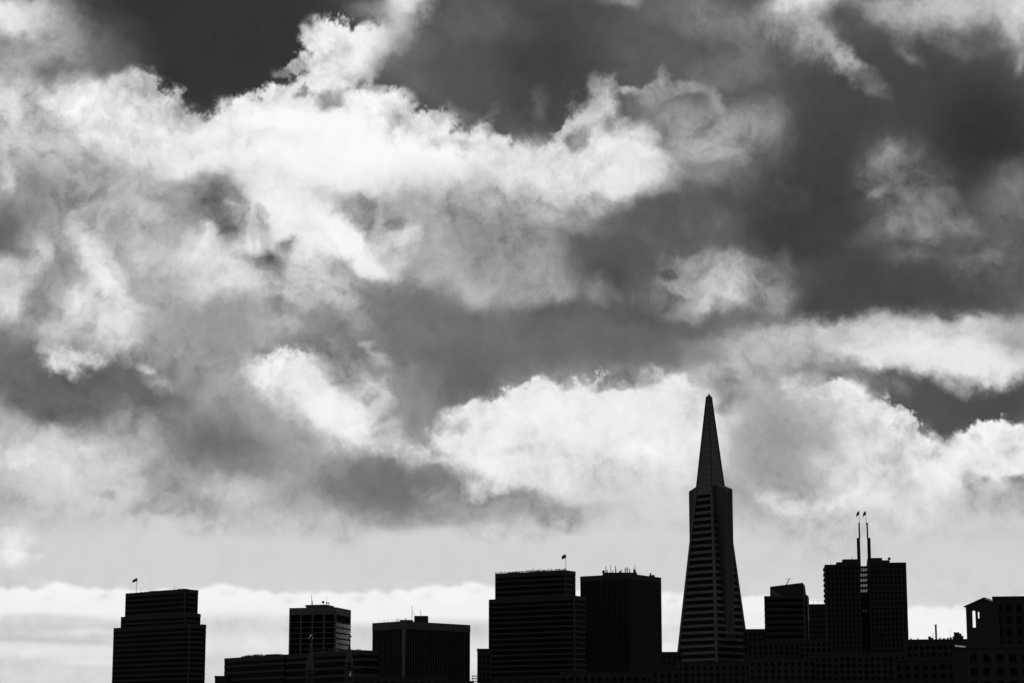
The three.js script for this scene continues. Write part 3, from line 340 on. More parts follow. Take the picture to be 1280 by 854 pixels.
// ---------------------------------------------------------------- the pyramid tower
{
  const [x, z] = [142.52, -1600.0], g = thing('pyramid_tower', 'tall slender pyramid skyscraper with pointed spire and two side wings', 'skyscraper', x, z, 0.009);
  const TOP = 280.4, r = (y) => 0.1253 * (TOP - y), four = (name, m, y0, y1, inset) => part(name, new THREE.CylinderGeometry(r(y1) - inset, r(y0) - inset, y1 - y0, 4, 1).toNonIndexed(), m, g, 0, (y0 + y1) / 2, 0);
  const flat = (o) => { o.geometry.computeVertexNormals(); return o; };
  flat(four('glass_core', M.glass, 0, 199.6, 0.9));
  flat(four('crown_band', M.quartz, 194.6, 200.2, 0));
  for (let y = 192.2; y > 30; y -= 4.75) flat(four('spandrel', M.quartz, y - 2.0, y, 0));
  // window mullions of all storeys, too fine to tell apart: one part
  const mullions = [];
  for (let y = 192.2; y > 36; y -= 4.75) {
    const half = (r(y - 3.4) - 0.55) / Math.SQRT2, n = Math.max(4, Math.round(half / 1.05));
    for (let f = 0; f < 4; f++) for (let k = 1; k < n; k++) { const b = new THREE.BoxGeometry(0.3, 2.7, 0.3); b.rotateX(-0.088); b.translate(-half + 2 * half * k / n, y - 3.38, half); b.rotateY(Math.PI / 4 + f * Math.PI / 2); mullions.push(b); }
  }
  part('window_mullions', mergeGeometries(mullions), M.darkStone, g).userData.kind = 'stuff';
  // slanted corner ribs
  for (let k = 0; k < 4; k++) {
    const a = k * Math.PI / 2, p0 = new THREE.Vector3(Math.sin(a) * (r(0) - 0.25), 0, Math.cos(a) * (r(0) - 0.25)), p1 = new THREE.Vector3(Math.sin(a) * (r(200) - 0.25), 200, Math.cos(a) * (r(200) - 0.25));
    const rib = new THREE.BoxGeometry(1.5, p0.distanceTo(p1), 1.5), o = part('corner_rib', rib, M.quartz, g); o.position.copy(p0).add(p1).multiplyScalar(0.5);
    o.quaternion.setFromUnitVectors(new THREE.Vector3(0, 1, 0), p1.clone().sub(p0).normalize()); o.rotateY(a + Math.PI / 4);
  }
  // the two upright wings on opposite faces
  for (const s of [1, -1]) {
    const shape = new THREE.Shape([[1, 40], [15.9, 40], [15.9, 198.4], [9.4, 201.2], [1, 201.2]].map(([a, b]) => new THREE.Vector2(a, b)));
    const wing = new THREE.ExtrudeGeometry(shape, { depth: 10.4, bevelEnabled: false }); wing.translate(0, 0, -5.2); wing.rotateY(-Math.PI / 4 + (s < 0 ? Math.PI : 0));
    const o = part(s > 0 ? 'elevator_wing' : 'stair_wing', wing, M.concrete, g);
    // joints between the wing's cladding strips stand proud
    for (let k = 0; k < 4; k++) {
      const strip = new THREE.BoxGeometry(0.35, 157, 2.0); strip.translate(16.02, 40 + 78.6, -3.9 + k * 2.6); strip.rotateY(-Math.PI / 4 + (s < 0 ? Math.PI : 0)); part('cladding_strip', strip, M.concrete, o);
    }
  }
  // spire: a dark core and rings of sheet panels with open joints
  flat(four('spire_core', M.darkStone, 199.8, 266.6, 0.22));
  for (let k = 0, y = 200.4; k < 16; k++, y += 4.14) flat(four('spire_panel', M.alloy, y, y + 3.9, 0));
  for (let k = 0; k < 4; k++) {
    const a = k * Math.PI / 2, p0 = new THREE.Vector3(Math.sin(a) * r(200.6), 200.6, Math.cos(a) * r(200.6)), p1 = new THREE.Vector3(Math.sin(a) * r(266.4), 266.4, Math.cos(a) * r(266.4));
    const o = part('spire_edge', new THREE.BoxGeometry(0.7, p0.distanceTo(p1), 0.7), M.granite, g); o.position.copy(p0).add(p1).multiplyScalar(0.5);
    o.quaternion.setFromUnitVectors(new THREE.Vector3(0, 1, 0), p1.clone().sub(p0).normalize()); o.rotateY(a + Math.PI / 4);
  }
  const cap = part('spire_cap', new THREE.CylinderGeometry(0.3, 1.72, 1.7, 4), M.alloy, g, 0, 267.5, 0);
  part('beacon', new THREE.CylinderGeometry(0.12, 0.25, 0.9, 6), M.steel, cap, 0, 1.2, 0);
}

// ---------------------------------------------------------------- stepped slab towers
function steppedTower(V, label, levels, rise, floorBottom) {
  const [x, z, yaw, w, d, h] = V, g = thing('stepped_tower', label, 'skyscraper', x, z, yaw);
  levels.forEach(([left, right, top, low], i) => {
    const W = w + left + right, cx = (right - left) / 2, D = d + i * 1.6;
    block('curtain_wall', g, M.glass, cx, 0, W - 0.24, D - 0.24, low, top - 0.4);
    block('parapet', g, M.darkStone, cx, 0, W, D, top - 3.2, top);
    storeys(g, M.granite, W - 0.24, D - 0.24, top - 5.4, Math.max(low, floorBottom), rise, rise * 0.3, 0.1, cx, 0);
    block('pier', g, M.granite, cx + W / 2 - 0.4, D / 2 - 0.4, 0.9, 0.9, low, top - 0.1); block('pier', g, M.granite, cx - W / 2 + 0.4, D / 2 - 0.4, 0.9, 0.9, low, top - 0.1);
  });
  return [g, w, d, h];
}
{
  const [g, w, d, h] = steppedTower([-277.15, -1778.0, -0.6991, 70.24, 14.11, 139.13], 'dark office slab stepping out twice at both ends, flag on roof', [[0, 0, 139.13, 100], [3.8, 2.6, 120.54, 90], [11.4, 8.4, 112.01, 0]], 4.0, 44);
  flagpole(g, [-298.96, 139.23, -1788], 11.8, 3.8, 2.6);
  for (const p of [[-294.77, 139.01, -1785], [-265.12, 138.77, -1765]]) rod(g, 'antenna', p, 3.4, 0.12);
  cabins(g, [[-0.12, 0, 9, 5, 0.9], [0.05, 0, 7, 4, 0.8], [0.2, 0, 12, 5, 0.7], [0.38, 0.1, 8, 5, 0.8]], w, d, h);
  railing(g, w * 0.5, d * 0.2, h, 2.4, 0.8, -w * 0.05);
}
{
  const [g, w, d, h] = steppedTower([17.27, -1673.18, -0.5891, 62.58, 13.93, 145.42], 'wide dark office slab with one shoulder and bristling roof edge, flag near its right corner', [[0, 0, 145.42, 110], [5.2, 8, 126.49, 0]], 4.0, 40);
  flagpole(g, [39.89, 145.62, -1660], 12.6, 3.2, 3.0, M.steel, 0.3);
  railing(g, w, d / 2 - 0.4, h, 0.9, 1.2);
  railing(g, d, 0, h, 1.6, 1.3).rotation.y = Math.PI / 2;
  for (const [p, k] of [[[15.62, 146.52, -1685], 3.4], [[16.81, 146.44, -1684], 2.2], [[20.96, 146.1, -1680], 3.0], [[27.47, 146.28, -1675], 2.6], [[29.24, 146.2, -1674], 2.8], [[7.24, 146.58, -1693], 1.8]]) rod(g, 'antenna', p, k, 0.22);
  cabins(g, [[-0.3, 0, 8, 6, 0.9], [0.1, 0, 10, 6, 0.7]], w, d, h);
}

// ---------------------------------------------------------------- long low slabs at the left
for (const [V, label, gap] of [[[-143.35, -1275.02, -0.8716, 60.45, 5.88, 65.0], 'long low dark office slab with flat roof left of the pale gridded tower', 3.8], [[-99.31, -1229.58, -0.836, 69.9, 10.87, 65.0], 'low dark office slab in front of the pale gridded tower, roof plants along its edge', 4.1]]) {
  const [x, z, yaw, w, d, h] = V, g = thing('low_office', label, 'office block', x, z, yaw);
  block('curtain_wall', g, M.glass, 0, 0, w - 0.24, d - 0.24, 0, h - 0.4);
  block('parapet', g, M.darkStone, 0, 0, w, d, h - 2.4, h);
  storeys(g, M.granite, w - 0.24, d - 0.24, h - 4.2, 26, gap, gap * 0.3, 0.1);
  railing(g, w * 0.62, d * 0.1, h, 1.1, 0.9, w * 0.1);
  railing(g, w * 0.3, -d * 0.15, h, 0.8, 1.3, -w * 0.1);
  cabins(g, [[0.25, 0, 10, 4, 0.7], [-0.2, 0, 6, 3, 0.6]], w, d, h);
}
{
  const [x, z, yaw, w, d, h] = [-167.35, -1299.92, 0.128, 6.51, 20, 54.86], g = thing('annex', 'small dark annex one step lower beside the long low slab', 'annex', x, z, yaw);
  block('wall', g, M.darkStone, 0, 0, w, d, 0, h - 0.7); block('coping', g, M.granite, 0, 0, w + 0.5, d + 0.5, h - 0.7, h);
  for (let y = h - 3.6; y > 30; y -= 3.6) block('window', g, M.glass, 0, d / 2, w * 0.7, 0.3, y - 1.6, y);
}

// ---------------------------------------------------------------- pale tower with the window grid
{
  const [x, z, yaw, w, d, h] = [-116.4, -1367.1, -0.2634, 29.81, 27.39, 97.89], g = thing('gridded_tower', 'pale office tower with deep window grid and bright reflecting side windows', 'office tower', x, z, yaw);
  const F = 3.23, head = h - 4.3;
  block('glass_core', g, M.glass, 0, 0, w - 1.6, d - 1.6, 0, h - 0.6);
  block('parapet', g, M.precast, 0, 0, w, d, head, h);
  for (const i of [-0.5, -0.255, 0, 0.255, 0.5]) block('pier', g, M.precast, i * (w - 0.9), d / 2 - 0.45, 0.9, 0.9, 0, head);
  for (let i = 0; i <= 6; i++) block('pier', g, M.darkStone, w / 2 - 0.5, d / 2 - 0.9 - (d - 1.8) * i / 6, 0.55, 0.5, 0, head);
  block('pier', g, M.precast, -w / 2 + 0.45, -d / 2 + 0.45, 0.9, 0.9, 0, head); block('pier', g, M.precast, w / 2 - 0.45, -d / 2 + 0.45, 0.88, 0.88, 0, head);
  for (let k = 0, y = head - 4.1; y > 24; k++, y -= F) {
    block('spandrel', g, M.precast, 0, d / 2 - 0.62, w - 0.2, 0.5, y - 0.55, y);
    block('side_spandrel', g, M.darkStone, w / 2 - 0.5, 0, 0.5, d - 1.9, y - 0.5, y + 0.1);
    if (y > 60) for (let i = 0; i < 6; i++) block('window_pane', g, M.mirror, w / 2 - 0.12, d / 2 - 0.9 - (d - 1.8) * (i + 0.5) / 6, 0.16, (d - 1.8) / 6 - 0.6, y - F + 0.2, y - 0.8);
  }
  const pent = block('penthouse', g, M.concrete, -1.2, -2, 13, 12, h - 0.2, h + 2.4); block('penthouse_rim', g, M.concrete, -1.2, -2, 14, 13, h + 1.2, h + 2.2);
  rod(g, 'antenna', [-121.73, 101.49, -1366], 5.4, 0.16); rod(g, 'antenna', [-112.69, 101.49, -1366], 4.2, 0.08); rod(g, 'antenna', [-121.23, 101.01, -1366], 2.0, 0.25);
  dish(g, [-114.63, 101.01, -1366], 0.85); dish(g, [-112.39, 101.01, -1366], 0.55); dish(g, [-111.23, 100.82, -1366], 0.5);
  cabins(g, [[-0.12, 0, 3, 3, 0.5]], w, d, h);
}

// ---------------------------------------------------------------- dark ribbed block with a roof cabin
{
  const [x, z, yaw, w, d, h] = [-61.46, -1532.95, -0.7862, 31.89, 61.33, 98.88], g = thing('ribbed_block', 'dark ribbed office block with penthouse and two antennas', 'office block', x, z, yaw);
  block('glass_core', g, M.glass, 0, 0, w - 1.4, d - 1.4, 0, h - 0.5);
  block('parapet', g, M.concrete, 0, 0, w, d, h - 5, h);
  for (let i = 0; i <= 14; i++) block('rib', g, M.brown, -w / 2 + 0.6 + (w - 1.2) * i / 14, d / 2 - 0.4, 0.7, 0.8, 0, h - 5);
  for (let i = 1; i <= 26; i++) block('rib', g, M.brown, w / 2 - 0.4, d / 2 - 0.6 - (d - 1.2) * i / 26, 0.8, 0.7, 0, h - 5);
  block('corner_pier', g, M.precast, w / 2 - 0.45, d / 2 - 0.45, 1.5, 1.5, 0, h - 4.9);
  const c = inside(g, [-61.54, 102.01, -1528]), e = inside(g, [-70.87, 99.94, -1512]);
  part('penthouse', boxGeo(9.2, 6, 9.2), M.darkStone, g, c.x, h + 2.0, c.z, -yaw);
  part('roof_cabin', boxGeo(8.6, 2.4, 8), M.darkStone, g, e.x, h + 0.1, e.z, -yaw);
  rod(g, 'antenna', [-67.71, 103.44, -1525], 7.6, 0.18); rod(g, 'antenna', [-61.76, 103.98, -1525], 4.0, 0.2); rod(g, 'antenna', [-87.2, 100.28, -1535], 1.4, 0.15); rod(g, 'antenna', [-84.74, 100.28, -1535], 1.2, 0.15);
  const stay = inside(g, [-66.64, 105.59, -1525]), guy = part('guy_wire', new THREE.CylinderGeometry(0.07, 0.07, 5.4, 5), M.steel, g, stay.x, stay.y, stay.z); guy.rotation.z = 0.62;
  dish(g, [-71.14, 100.15, -1512], 0.6);
  const hoop = inside(g, [-77.18, 99.99, -1518]); for (const s of [-0.8, 0.8]) part('roof_ladder', boxGeo(0.2, 2.2, 0.2), M.steel, g, hoop.x + s, hoop.y + 0.2, hoop.z); part('roof_ladder', boxGeo(1.8, 0.2, 0.2), M.steel, g, hoop.x, hoop.y + 1.3, hoop.z);
}
{
  const [x, z, yaw, w, d, h] = [-17.35, -1411.0, 0.0123, 8.63, 22, 75.72], g = thing('narrow_block', 'narrow dark block squeezed against the left foot of the bristling slab', 'office block', x, z, yaw);
  block('wall', g, M.brown, 0, 0, w, d, 0, h - 0.6); block('coping', g, M.brown, 0, 0, w + 0.5, d + 0.5, h - 0.8, h);
  for (let y = h - 4; y > 34; y -= 3.6) for (const i of [-0.3, 0, 0.3]) block('window', g, M.glass, i * w, d / 2, 1.6, 0.3, y - 1.8, y);
}
{
  const [x, z, yaw, w, d, h] = [-22.67, -1382.0, 0.0164, 3.12, 4, 58.51], g = thing('stair_frame', 'open white steel stair frame in the gap beside the narrow block', 'stair tower', x, z, yaw);
  for (const a of [-1, 1]) for (const b of [-1, 1]) block('post', g, M.concrete, a * w / 2, b * d / 2, 0.3, 0.3, 0, h);
  for (let y = h - 0.1; y > h - 16; y -= 1.6) block('landing', g, M.plaster, 0, 0, w + 0.4, d + 0.4, y - 0.4, y);
}

// ---------------------------------------------------------------- tower with the antenna farm
{
  const [x, z, yaw, w, d, h] = [83.94, -1731.52, -0.6073, 45.4, 45.21, 146.98], g = thing('antenna_tower', 'square dark tower with fine upright ribs and an antenna farm on top', 'skyscraper', x, z, yaw);
  block('glass_core', g, M.glass, 0, 0, w - 1.2, d - 1.2, 0, h - 0.5);
  block('parapet', g, M.darkStone, 0, 0, w, d, h - 4, h);
  for (let i = 0; i <= 22; i++) { block('rib', g, M.darkStone, -w / 2 + 0.5 + (w - 1) * i / 22, d / 2 - 0.3, 0.8, 0.7, 0, h - 4); if (i) block('rib', g, M.darkStone, w / 2 - 0.3, d / 2 - 0.5 - (d - 1) * i / 22, 0.7, 0.8, 0, h - 4); }
  const c = inside(g, [83.1, 149.82, -1732]); part('penthouse', boxGeo(26, 3.2, 18), M.darkStone, g, c.x, h + 1.2, c.z, -yaw);
  const s = inside(g, [108.22, 148.84, -1735]); part('roof_cabin', boxGeo(4, 2.6, 4), M.darkStone, g, s.x, h + 0.4, s.z, -yaw);
  const rnd = seeded(77);
  for (const [p, k] of [[[72.4, 149.96, -1730], 5.2], [[76.22, 149.96, -1730], 6.2], [[79.92, 149.96, -1730], 5.6], [[77.7, 149.96, -1730], 2.2], [[84.49, 149.96, -1730], 3.4], [[87.33, 149.96, -1730], 4.2], [[88.81, 149.96, -1730], 4.6], [[90.66, 149.96, -1730], 3.4], [[94.73, 149.96, -1730], 6.4], [[93.74, 149.96, -1730], 3.4], [[73.39, 149.96, -1730], 2.4]]) rod(g, 'antenna', p, k, 0.28 + 0.2 * rnd());
  for (const [p, r] of [[[70.63, 149.02, -1726], 1.3], [[83.31, 149.32, -1726], 1.0], [[79.99, 150.55, -1726], 0.7], [[87.39, 151.47, -1726], 0.7], [[88.99, 152.09, -1726], 0.55], [[94.27, 150.25, -1726], 0.8], [[106.54, 147.46, -1722], 0.9]]) dish(g, p, r, 0.4 * rnd() - 0.2);
  const mast = rod(g, 'lattice_mast', [94.49, 149.49, -1728], 3.0, 1.3);
}

// ---------------------------------------------------------------- slanted-crown tower and the small block beside it
{
  const [x, z, yaw, w, d, h] = [184.54, -1516.69, -0.1901, 26.23, 34, 115.64], g = thing('slanted_tower', 'dark tower with slanted wedge crown and leaning roof mast', 'office tower', x, z, yaw);
  block('curtain_wall', g, M.glass, 0, 0, w - 0.24, d - 0.24, 0, h - 2);
  storeys(g, M.darkStone, w - 0.24, d - 0.24, h, 40, 4, 2.2, 0.1);
  const a = inside(g, [171.59, 115.91, -1500]).x, b = inside(g, [193.96, 116.17, -1500]).x, ya = 122.24, yb = 124.59;
  const crown = new THREE.ExtrudeGeometry(new THREE.Shape([[a, h - 1], [b + 1.2, h - 1], [b, yb], [a + 0.2, ya]].map(([p, q]) => new THREE.Vector2(p, q))), { depth: d - 10, bevelEnabled: false });
  part('crown', crown, M.darkStone, g, 0, 0, -d / 2 + 5);
  const facet = new THREE.ExtrudeGeometry(new THREE.Shape([[a + 0.3, h + 0.2], [a + 9, h + 0.2], [a + 0.3, ya - 1.6]].map(([p, q]) => new THREE.Vector2(p, q))), { depth: 0.6, bevelEnabled: false });
  part('sloping_facet', facet, M.precast, g, 0, 0, d / 2 - 5);
  const shoulder = inside(g, [195.41, 116.85, -1502]); block('side_shaft', g, M.darkStone, w / 2 + 0.6, -3, 2.4, 12, 0, 116.92);
  block('glass_return', g, M.mirror, w / 2 + 1.95, -3, 0.3, 11, 99.72, 115.91);
  const m = rod(g, 'leaning_mast', [183.97, 123.56, -1506], 4.6, 0.35); m.rotation.z = -0.5; m.position.x += 1.0;
  const arm = inside(g, [185.45, 127.31, -1506]); part('mast_arm', boxGeo(3.4, 0.25, 0.25), M.steel, g, arm.x, arm.y, arm.z);
}
{
  const [x, z, yaw, w, d, h] = [218.29, -1612.39, -0.1346, 12.68, 25, 117.11], g = thing('plain_block', 'small plain dark block with two short aerials between slanted tower and twin tower', 'office block', x, z, yaw);
  block('wall', g, M.darkStone, 0, 0, w, d, 0, h - 0.8); block('coping', g, M.granite, 0, 0, w + 0.4, d + 0.4, h - 0.8, h);
  for (let y = h - 4; y > 60; y -= 3.8) for (let i = -2; i <= 2; i++) block('window', g, M.glass, i * w * 0.19, d / 2, 1.4, 0.3, y - 1.8, y);
  for (const p of [[215.05, 117.42, -1606], [218.48, 117.42, -1606]]) { const a = rod(g, 'aerial', p, 2.6, 0.16); part('cross_arm', boxGeo(2, 0.18, 0.18), M.steel, a, 0, 1.6, 0); }
}

// ---------------------------------------------------------------- twin tower with the glazed bridge and two flag spires
{
  const L = [281.37, -1913.94, -0.094, 29.5, 28, 171.35], R = [319.31, -1913.91, -0.1133, 31.96, 28, 172.98], g = thing('twin_tower', 'twin-shafted dark tower with glazed sky bridge and two flagged spires', 'skyscraper', L[0], L[1], (L[2] + R[2]) / 2);
  const q = inside(g, [R[0], 0, R[1]]), [wl, dl, hl] = [L[3], L[4], L[5]], [wr, dr, hr] = [R[3], R[4], R[5]], rx = q.x, rz = q.z, F = 4.44, low = 70;
  const xs = (px) => inside(g, px).x;
  block('shaft', g, M.glass, 0, 0, wl - 0.8, dl - 0.8, 0, hl - 0.6); block('shaft', g, M.glass, rx, rz, wr - 0.8, dr - 0.8, 0, hr - 0.6);
  storeys(g, M.darkStone, wl - 0.8, dl - 0.8, hl, low, F, 2.5, 0.4); storeys(g, M.darkStone, wr - 0.8, dr - 0.8, hr, low, F, 2.5, 0.4, rx, rz);
  piers(g, M.darkStone, wl - 2, dl - 2, hl - 1, 0, 8, 4, 1.6, 1.45); piers(g, M.darkStone, wr - 2, dr - 2, hr - 1, 0, 9, 4, 1.6, 1.45, rx, rz);
  // stepped tops
  for (const [a, b, y, low2] of [[[275.76, 175.28, -1900], [294.95, 175.28, -1900], 174.87, hl], [[281.1, 177.31, -1900], [294.74, 177.31, -1900], 177.51, hl], [[302.45, 176.63, -1900], [321.03, 176.63, -1900], 176.23, hr], [[302.76, 177.99, -1900], [314.83, 177.99, -1900], 178.46, hr]]) {
    const p = inside(g, a), s = inside(g, b); block('setback', g, M.darkStone, (p.x + s.x) / 2, -dl / 2 + (y > hr + 4 ? -1 : 0), s.x - p.x, y > hr + 4 ? 18 : 20, low2 - 0.5, y);
  }
  // bay slabs down the left edge, sky between them
  for (let k = 0; k < 13; k++) { const y = 168.85 - k * F; block('bay_slab', g, M.darkStone, -wl / 2 - 0.6, 4, 1.1, 9, y - 2.3, y); }
  block('bay_wall', g, M.darkStone, -wl / 2 - 0.6, 4, 1.1, 9, 0, 114.66);
  // bridge
  const a = inside(g, [295.46, 168.94, -1905]).x, b = inside(g, [302.39, 168.94, -1905]).x, mid = (a + b) / 2, span = b - a, bz = -4, y0 = 171.08;
  for (let k = 0; k < 6; k++) {
    const y = y0 - k * F; block('bridge_floor', g, M.darkStone, mid, bz, span, 7, y - 1.5, y);
    for (const s of [-0.5, -0.17, 0.17, 0.5]) block('mullion', g, M.darkStone, mid + s * (span - 0.5), bz + 3.2, 0.5, 0.4, y - F, y - 1.5);
    for (const s of [-0.335, 0, 0.335]) block('bridge_pane', g, M.pane, mid + s * (span - 0.5), bz + 3.1, 1.7, 0.06, y - F, y - 1.5);
  }
  block('link_wall', g, M.darkStone, mid, bz, span + 2, 6, 0, y0 - 5.3 * F);
  for (const s of [-0.14, 0.2]) block('window', g, M.zinc, mid + s * span, bz + 3.05, 1.2, 0.2, 132.44, 134.12);
  // spires
  for (const [p, p2, p3, f] of [[[294.43, 194.01, -1902], [295.41, 206.75, -1902], [295.73, 206.07, -1902], -1], [[303.27, 194.01, -1902], [302.29, 206.75, -1902], [301.45, 206.07, -1902], 1]]) {
    const A = inside(g, p), B = inside(g, p2), s = block('spire', g, M.darkStone, A.x, A.z, 2.7, 2.7, hl - 6, A.y); part('spire_tip', boxGeo(1.25, B.y - A.y + 0.4, 1.25), M.darkStone, s, B.x - A.x, (B.y - A.y) / 2 + (A.y - hl + 6) / 2, 0);
    flagpole(g, p3, 11, 2.4, 3.4, M.steel, 0.9);
  }
  rod(g, 'antenna', [270.87, 171.65, -1905], 3.6, 0.14); rod(g, 'antenna', [288.97, 177.08, -1905], 1.6, 0.25);
  const t = inside(g, [320.64, 176.74, -1905]); part('roof_cabin', new THREE.SphereGeometry(1.3, 10, 8), M.darkStone, g, t.x, t.y - 0.1, t.z);
}

// ---------------------------------------------------------------- right: low loft roof with its clutter
{
  const [x, z, yaw, w, d, h] = [211.98, -1119.65, -0.1871, 33.72, 40, 65.35], g = thing('loft_building', 'low flat-roofed building cluttered with chimneys, vents and aerials', 'building', x, z, yaw);
  block('wall', g, M.darkStone, 0, 0, w, d, 0, h - 0.5); block('coping', g, M.granite, 0, 0, w + 0.4, d + 0.4, h - 0.6, h);
  for (let y = h - 3.2; y > 40; y -= 3.4) for (let i = -5; i <= 5; i++) block('window', g, M.glass, i * w * 0.085, d / 2, 1.5, 0.3, y - 1.8, y);
  for (const [p, a, k] of [[[205.06, 65.86, -1108], 1.2, 1.6], [[205.61, 65.86, -1108], 2.2, 1.0], [[207.6, 65.44, -1104], 0.9, 7.2], [[210.16, 65.66, -1108], 0.7, 1.0], [[212.13, 65.66, -1108], 1.1, 0.7], [[214.09, 65.66, -1108], 0.9, 1.0], [[215.5, 65.54, -1108], 1.0, 1.2], [[218.41, 65.54, -1108], 2.6, 3.6], [[219.82, 65.54, -1108], 2.0, 3.0], [[220.92, 65.54, -1108], 1.6, 1.9], [[217.23, 65.54, -1108], 1.6, 1.6], [[199.4, 65.7, -1108], 0.5, 0.8], [[195.94, 65.7, -1108], 0.7, 0.6]]) { const q = inside(g, p); const c = part('chimney', boxGeo(a, k + 1, a), M.darkStone, g, q.x, h + k / 2 - 0.5, q.z); part('chimney_cap', boxGeo(a + 0.3, 0.25, a + 0.3), M.granite, c, 0, k / 2 + 0.5, 0); }
  rod(g, 'aerial', [215.73, 65.57, -1110], 5.0, 0.1); rod(g, 'aerial', [207.23, 65.57, -1110], 3.2, 0.14); rod(g, 'aerial', [196.21, 65.57, -1110], 1.6, 0.1); rod(g, 'aerial', [217.07, 65.57, -1110], 2.0, 0.14);
}
// gabled belvedere with arched openings, and the wing behind it
{
  const [x, z, yaw, w, d, h] = [134.77, -644.12, -0.4143, 7.96, 9, 51.19], g = thing('gabled_belvedere', 'dark gabled gallery with two arched openings, sky showing through', 'building', x, z, yaw);
  const X = (p) => inside(g, p).x, ex = X([128.69, 49.95, -640]), px = X([134.56, 52.28, -640]), rx2 = X([138.84, 51.19, -640]), ye = 50.02, yp = 52.28, yr = 50.83;
  const wall = new THREE.Shape([[ex, 0], [rx2, 0], [rx2, yr - 0.3], [px, yp - 0.3], [ex, ye - 0.2]].map(([a, b]) => new THREE.Vector2(a, b)));
  for (const [l, r, t, b] of [[X([130.59, 47.12, -640]), X([131.59, 47.12, -640]), 48.66, 43.84], [X([132.31, 47.12, -640]), X([132.81, 47.12, -640]), 48.29, 46.44]]) {
    const hole = new THREE.Path(), c = (l + r) / 2, rr = (r - l) / 2; hole.moveTo(l, b); hole.lineTo(r, b); hole.lineTo(r, t - rr); hole.absarc(c, t - rr, rr, 0, Math.PI, false); hole.lineTo(l, b); wall.holes.push(hole);
  }
  part('gable_wall', new THREE.ExtrudeGeometry(wall, { depth: 0.5, bevelEnabled: false, curveSegments: 8 }), M.darkStone, g, 0, 0, d / 2 - 0.5);
  for (const [x0, y0, x1, y1] of [[ex - 0.5, ye - 0.15, px, yp], [px, yp, rx2 + 0.2, yr]]) {
    const len = Math.hypot(x1 - x0, y1 - y0), r = part('roof_slope', boxGeo(len, 0.3, 1.2), M.roof, g, (x0 + x1) / 2, (y0 + y1) / 2 - 0.12, d / 2 - 0.2); r.rotation.z = Math.atan2(y1 - y0, x1 - x0);
  }
}
{
  const [x, z, yaw, w, d, h] = [150.29, -654.62, -0.2257, 19.86, 30, 52.74], g = thing('terrace_house', 'broad dark flat-topped house adjoining the gabled gallery', 'house', x, z, yaw);
  block('wall', g, M.darkStone, 0, 0, w, d, 0, h - 0.5); block('coping', g, M.granite, 0, 0, w + 0.3, d + 0.3, h - 0.5, h); block('string_course', g, M.granite, 0, 0, w + 0.24, d + 0.24, h - 8.2, h - 7.9);
  for (let y = h - 2.4; y > 24; y -= 3.4) for (let i = -3; i <= 3; i++) block('window', g, M.glass, i * w * 0.14, d / 2, 1.2, 0.3, y - 2, y);
}
{
  const [x, z, yaw, w, d, h] = [165.82, -826.86, -0.1979, 9.12, 14, 47.41], g = thing('shed', 'small building with bright pale metal roof below the roof clutter', 'shed', x, z, yaw);
  block('wall', g, M.darkStone, 0, 0, w, d, 0, h - 0.4);
  const r = part('metal_roof', boxGeo(6.6, 0.25, d + 1), M.zinc, g, -0.2, h + 0.35, 0); r.rotation.z = -0.11;  r.rotation.x = 0.085;
  block('eave', g, M.darkStone, 0, 0, w + 0.3, d + 0.3, h - 0.4, h - 0.15);
}

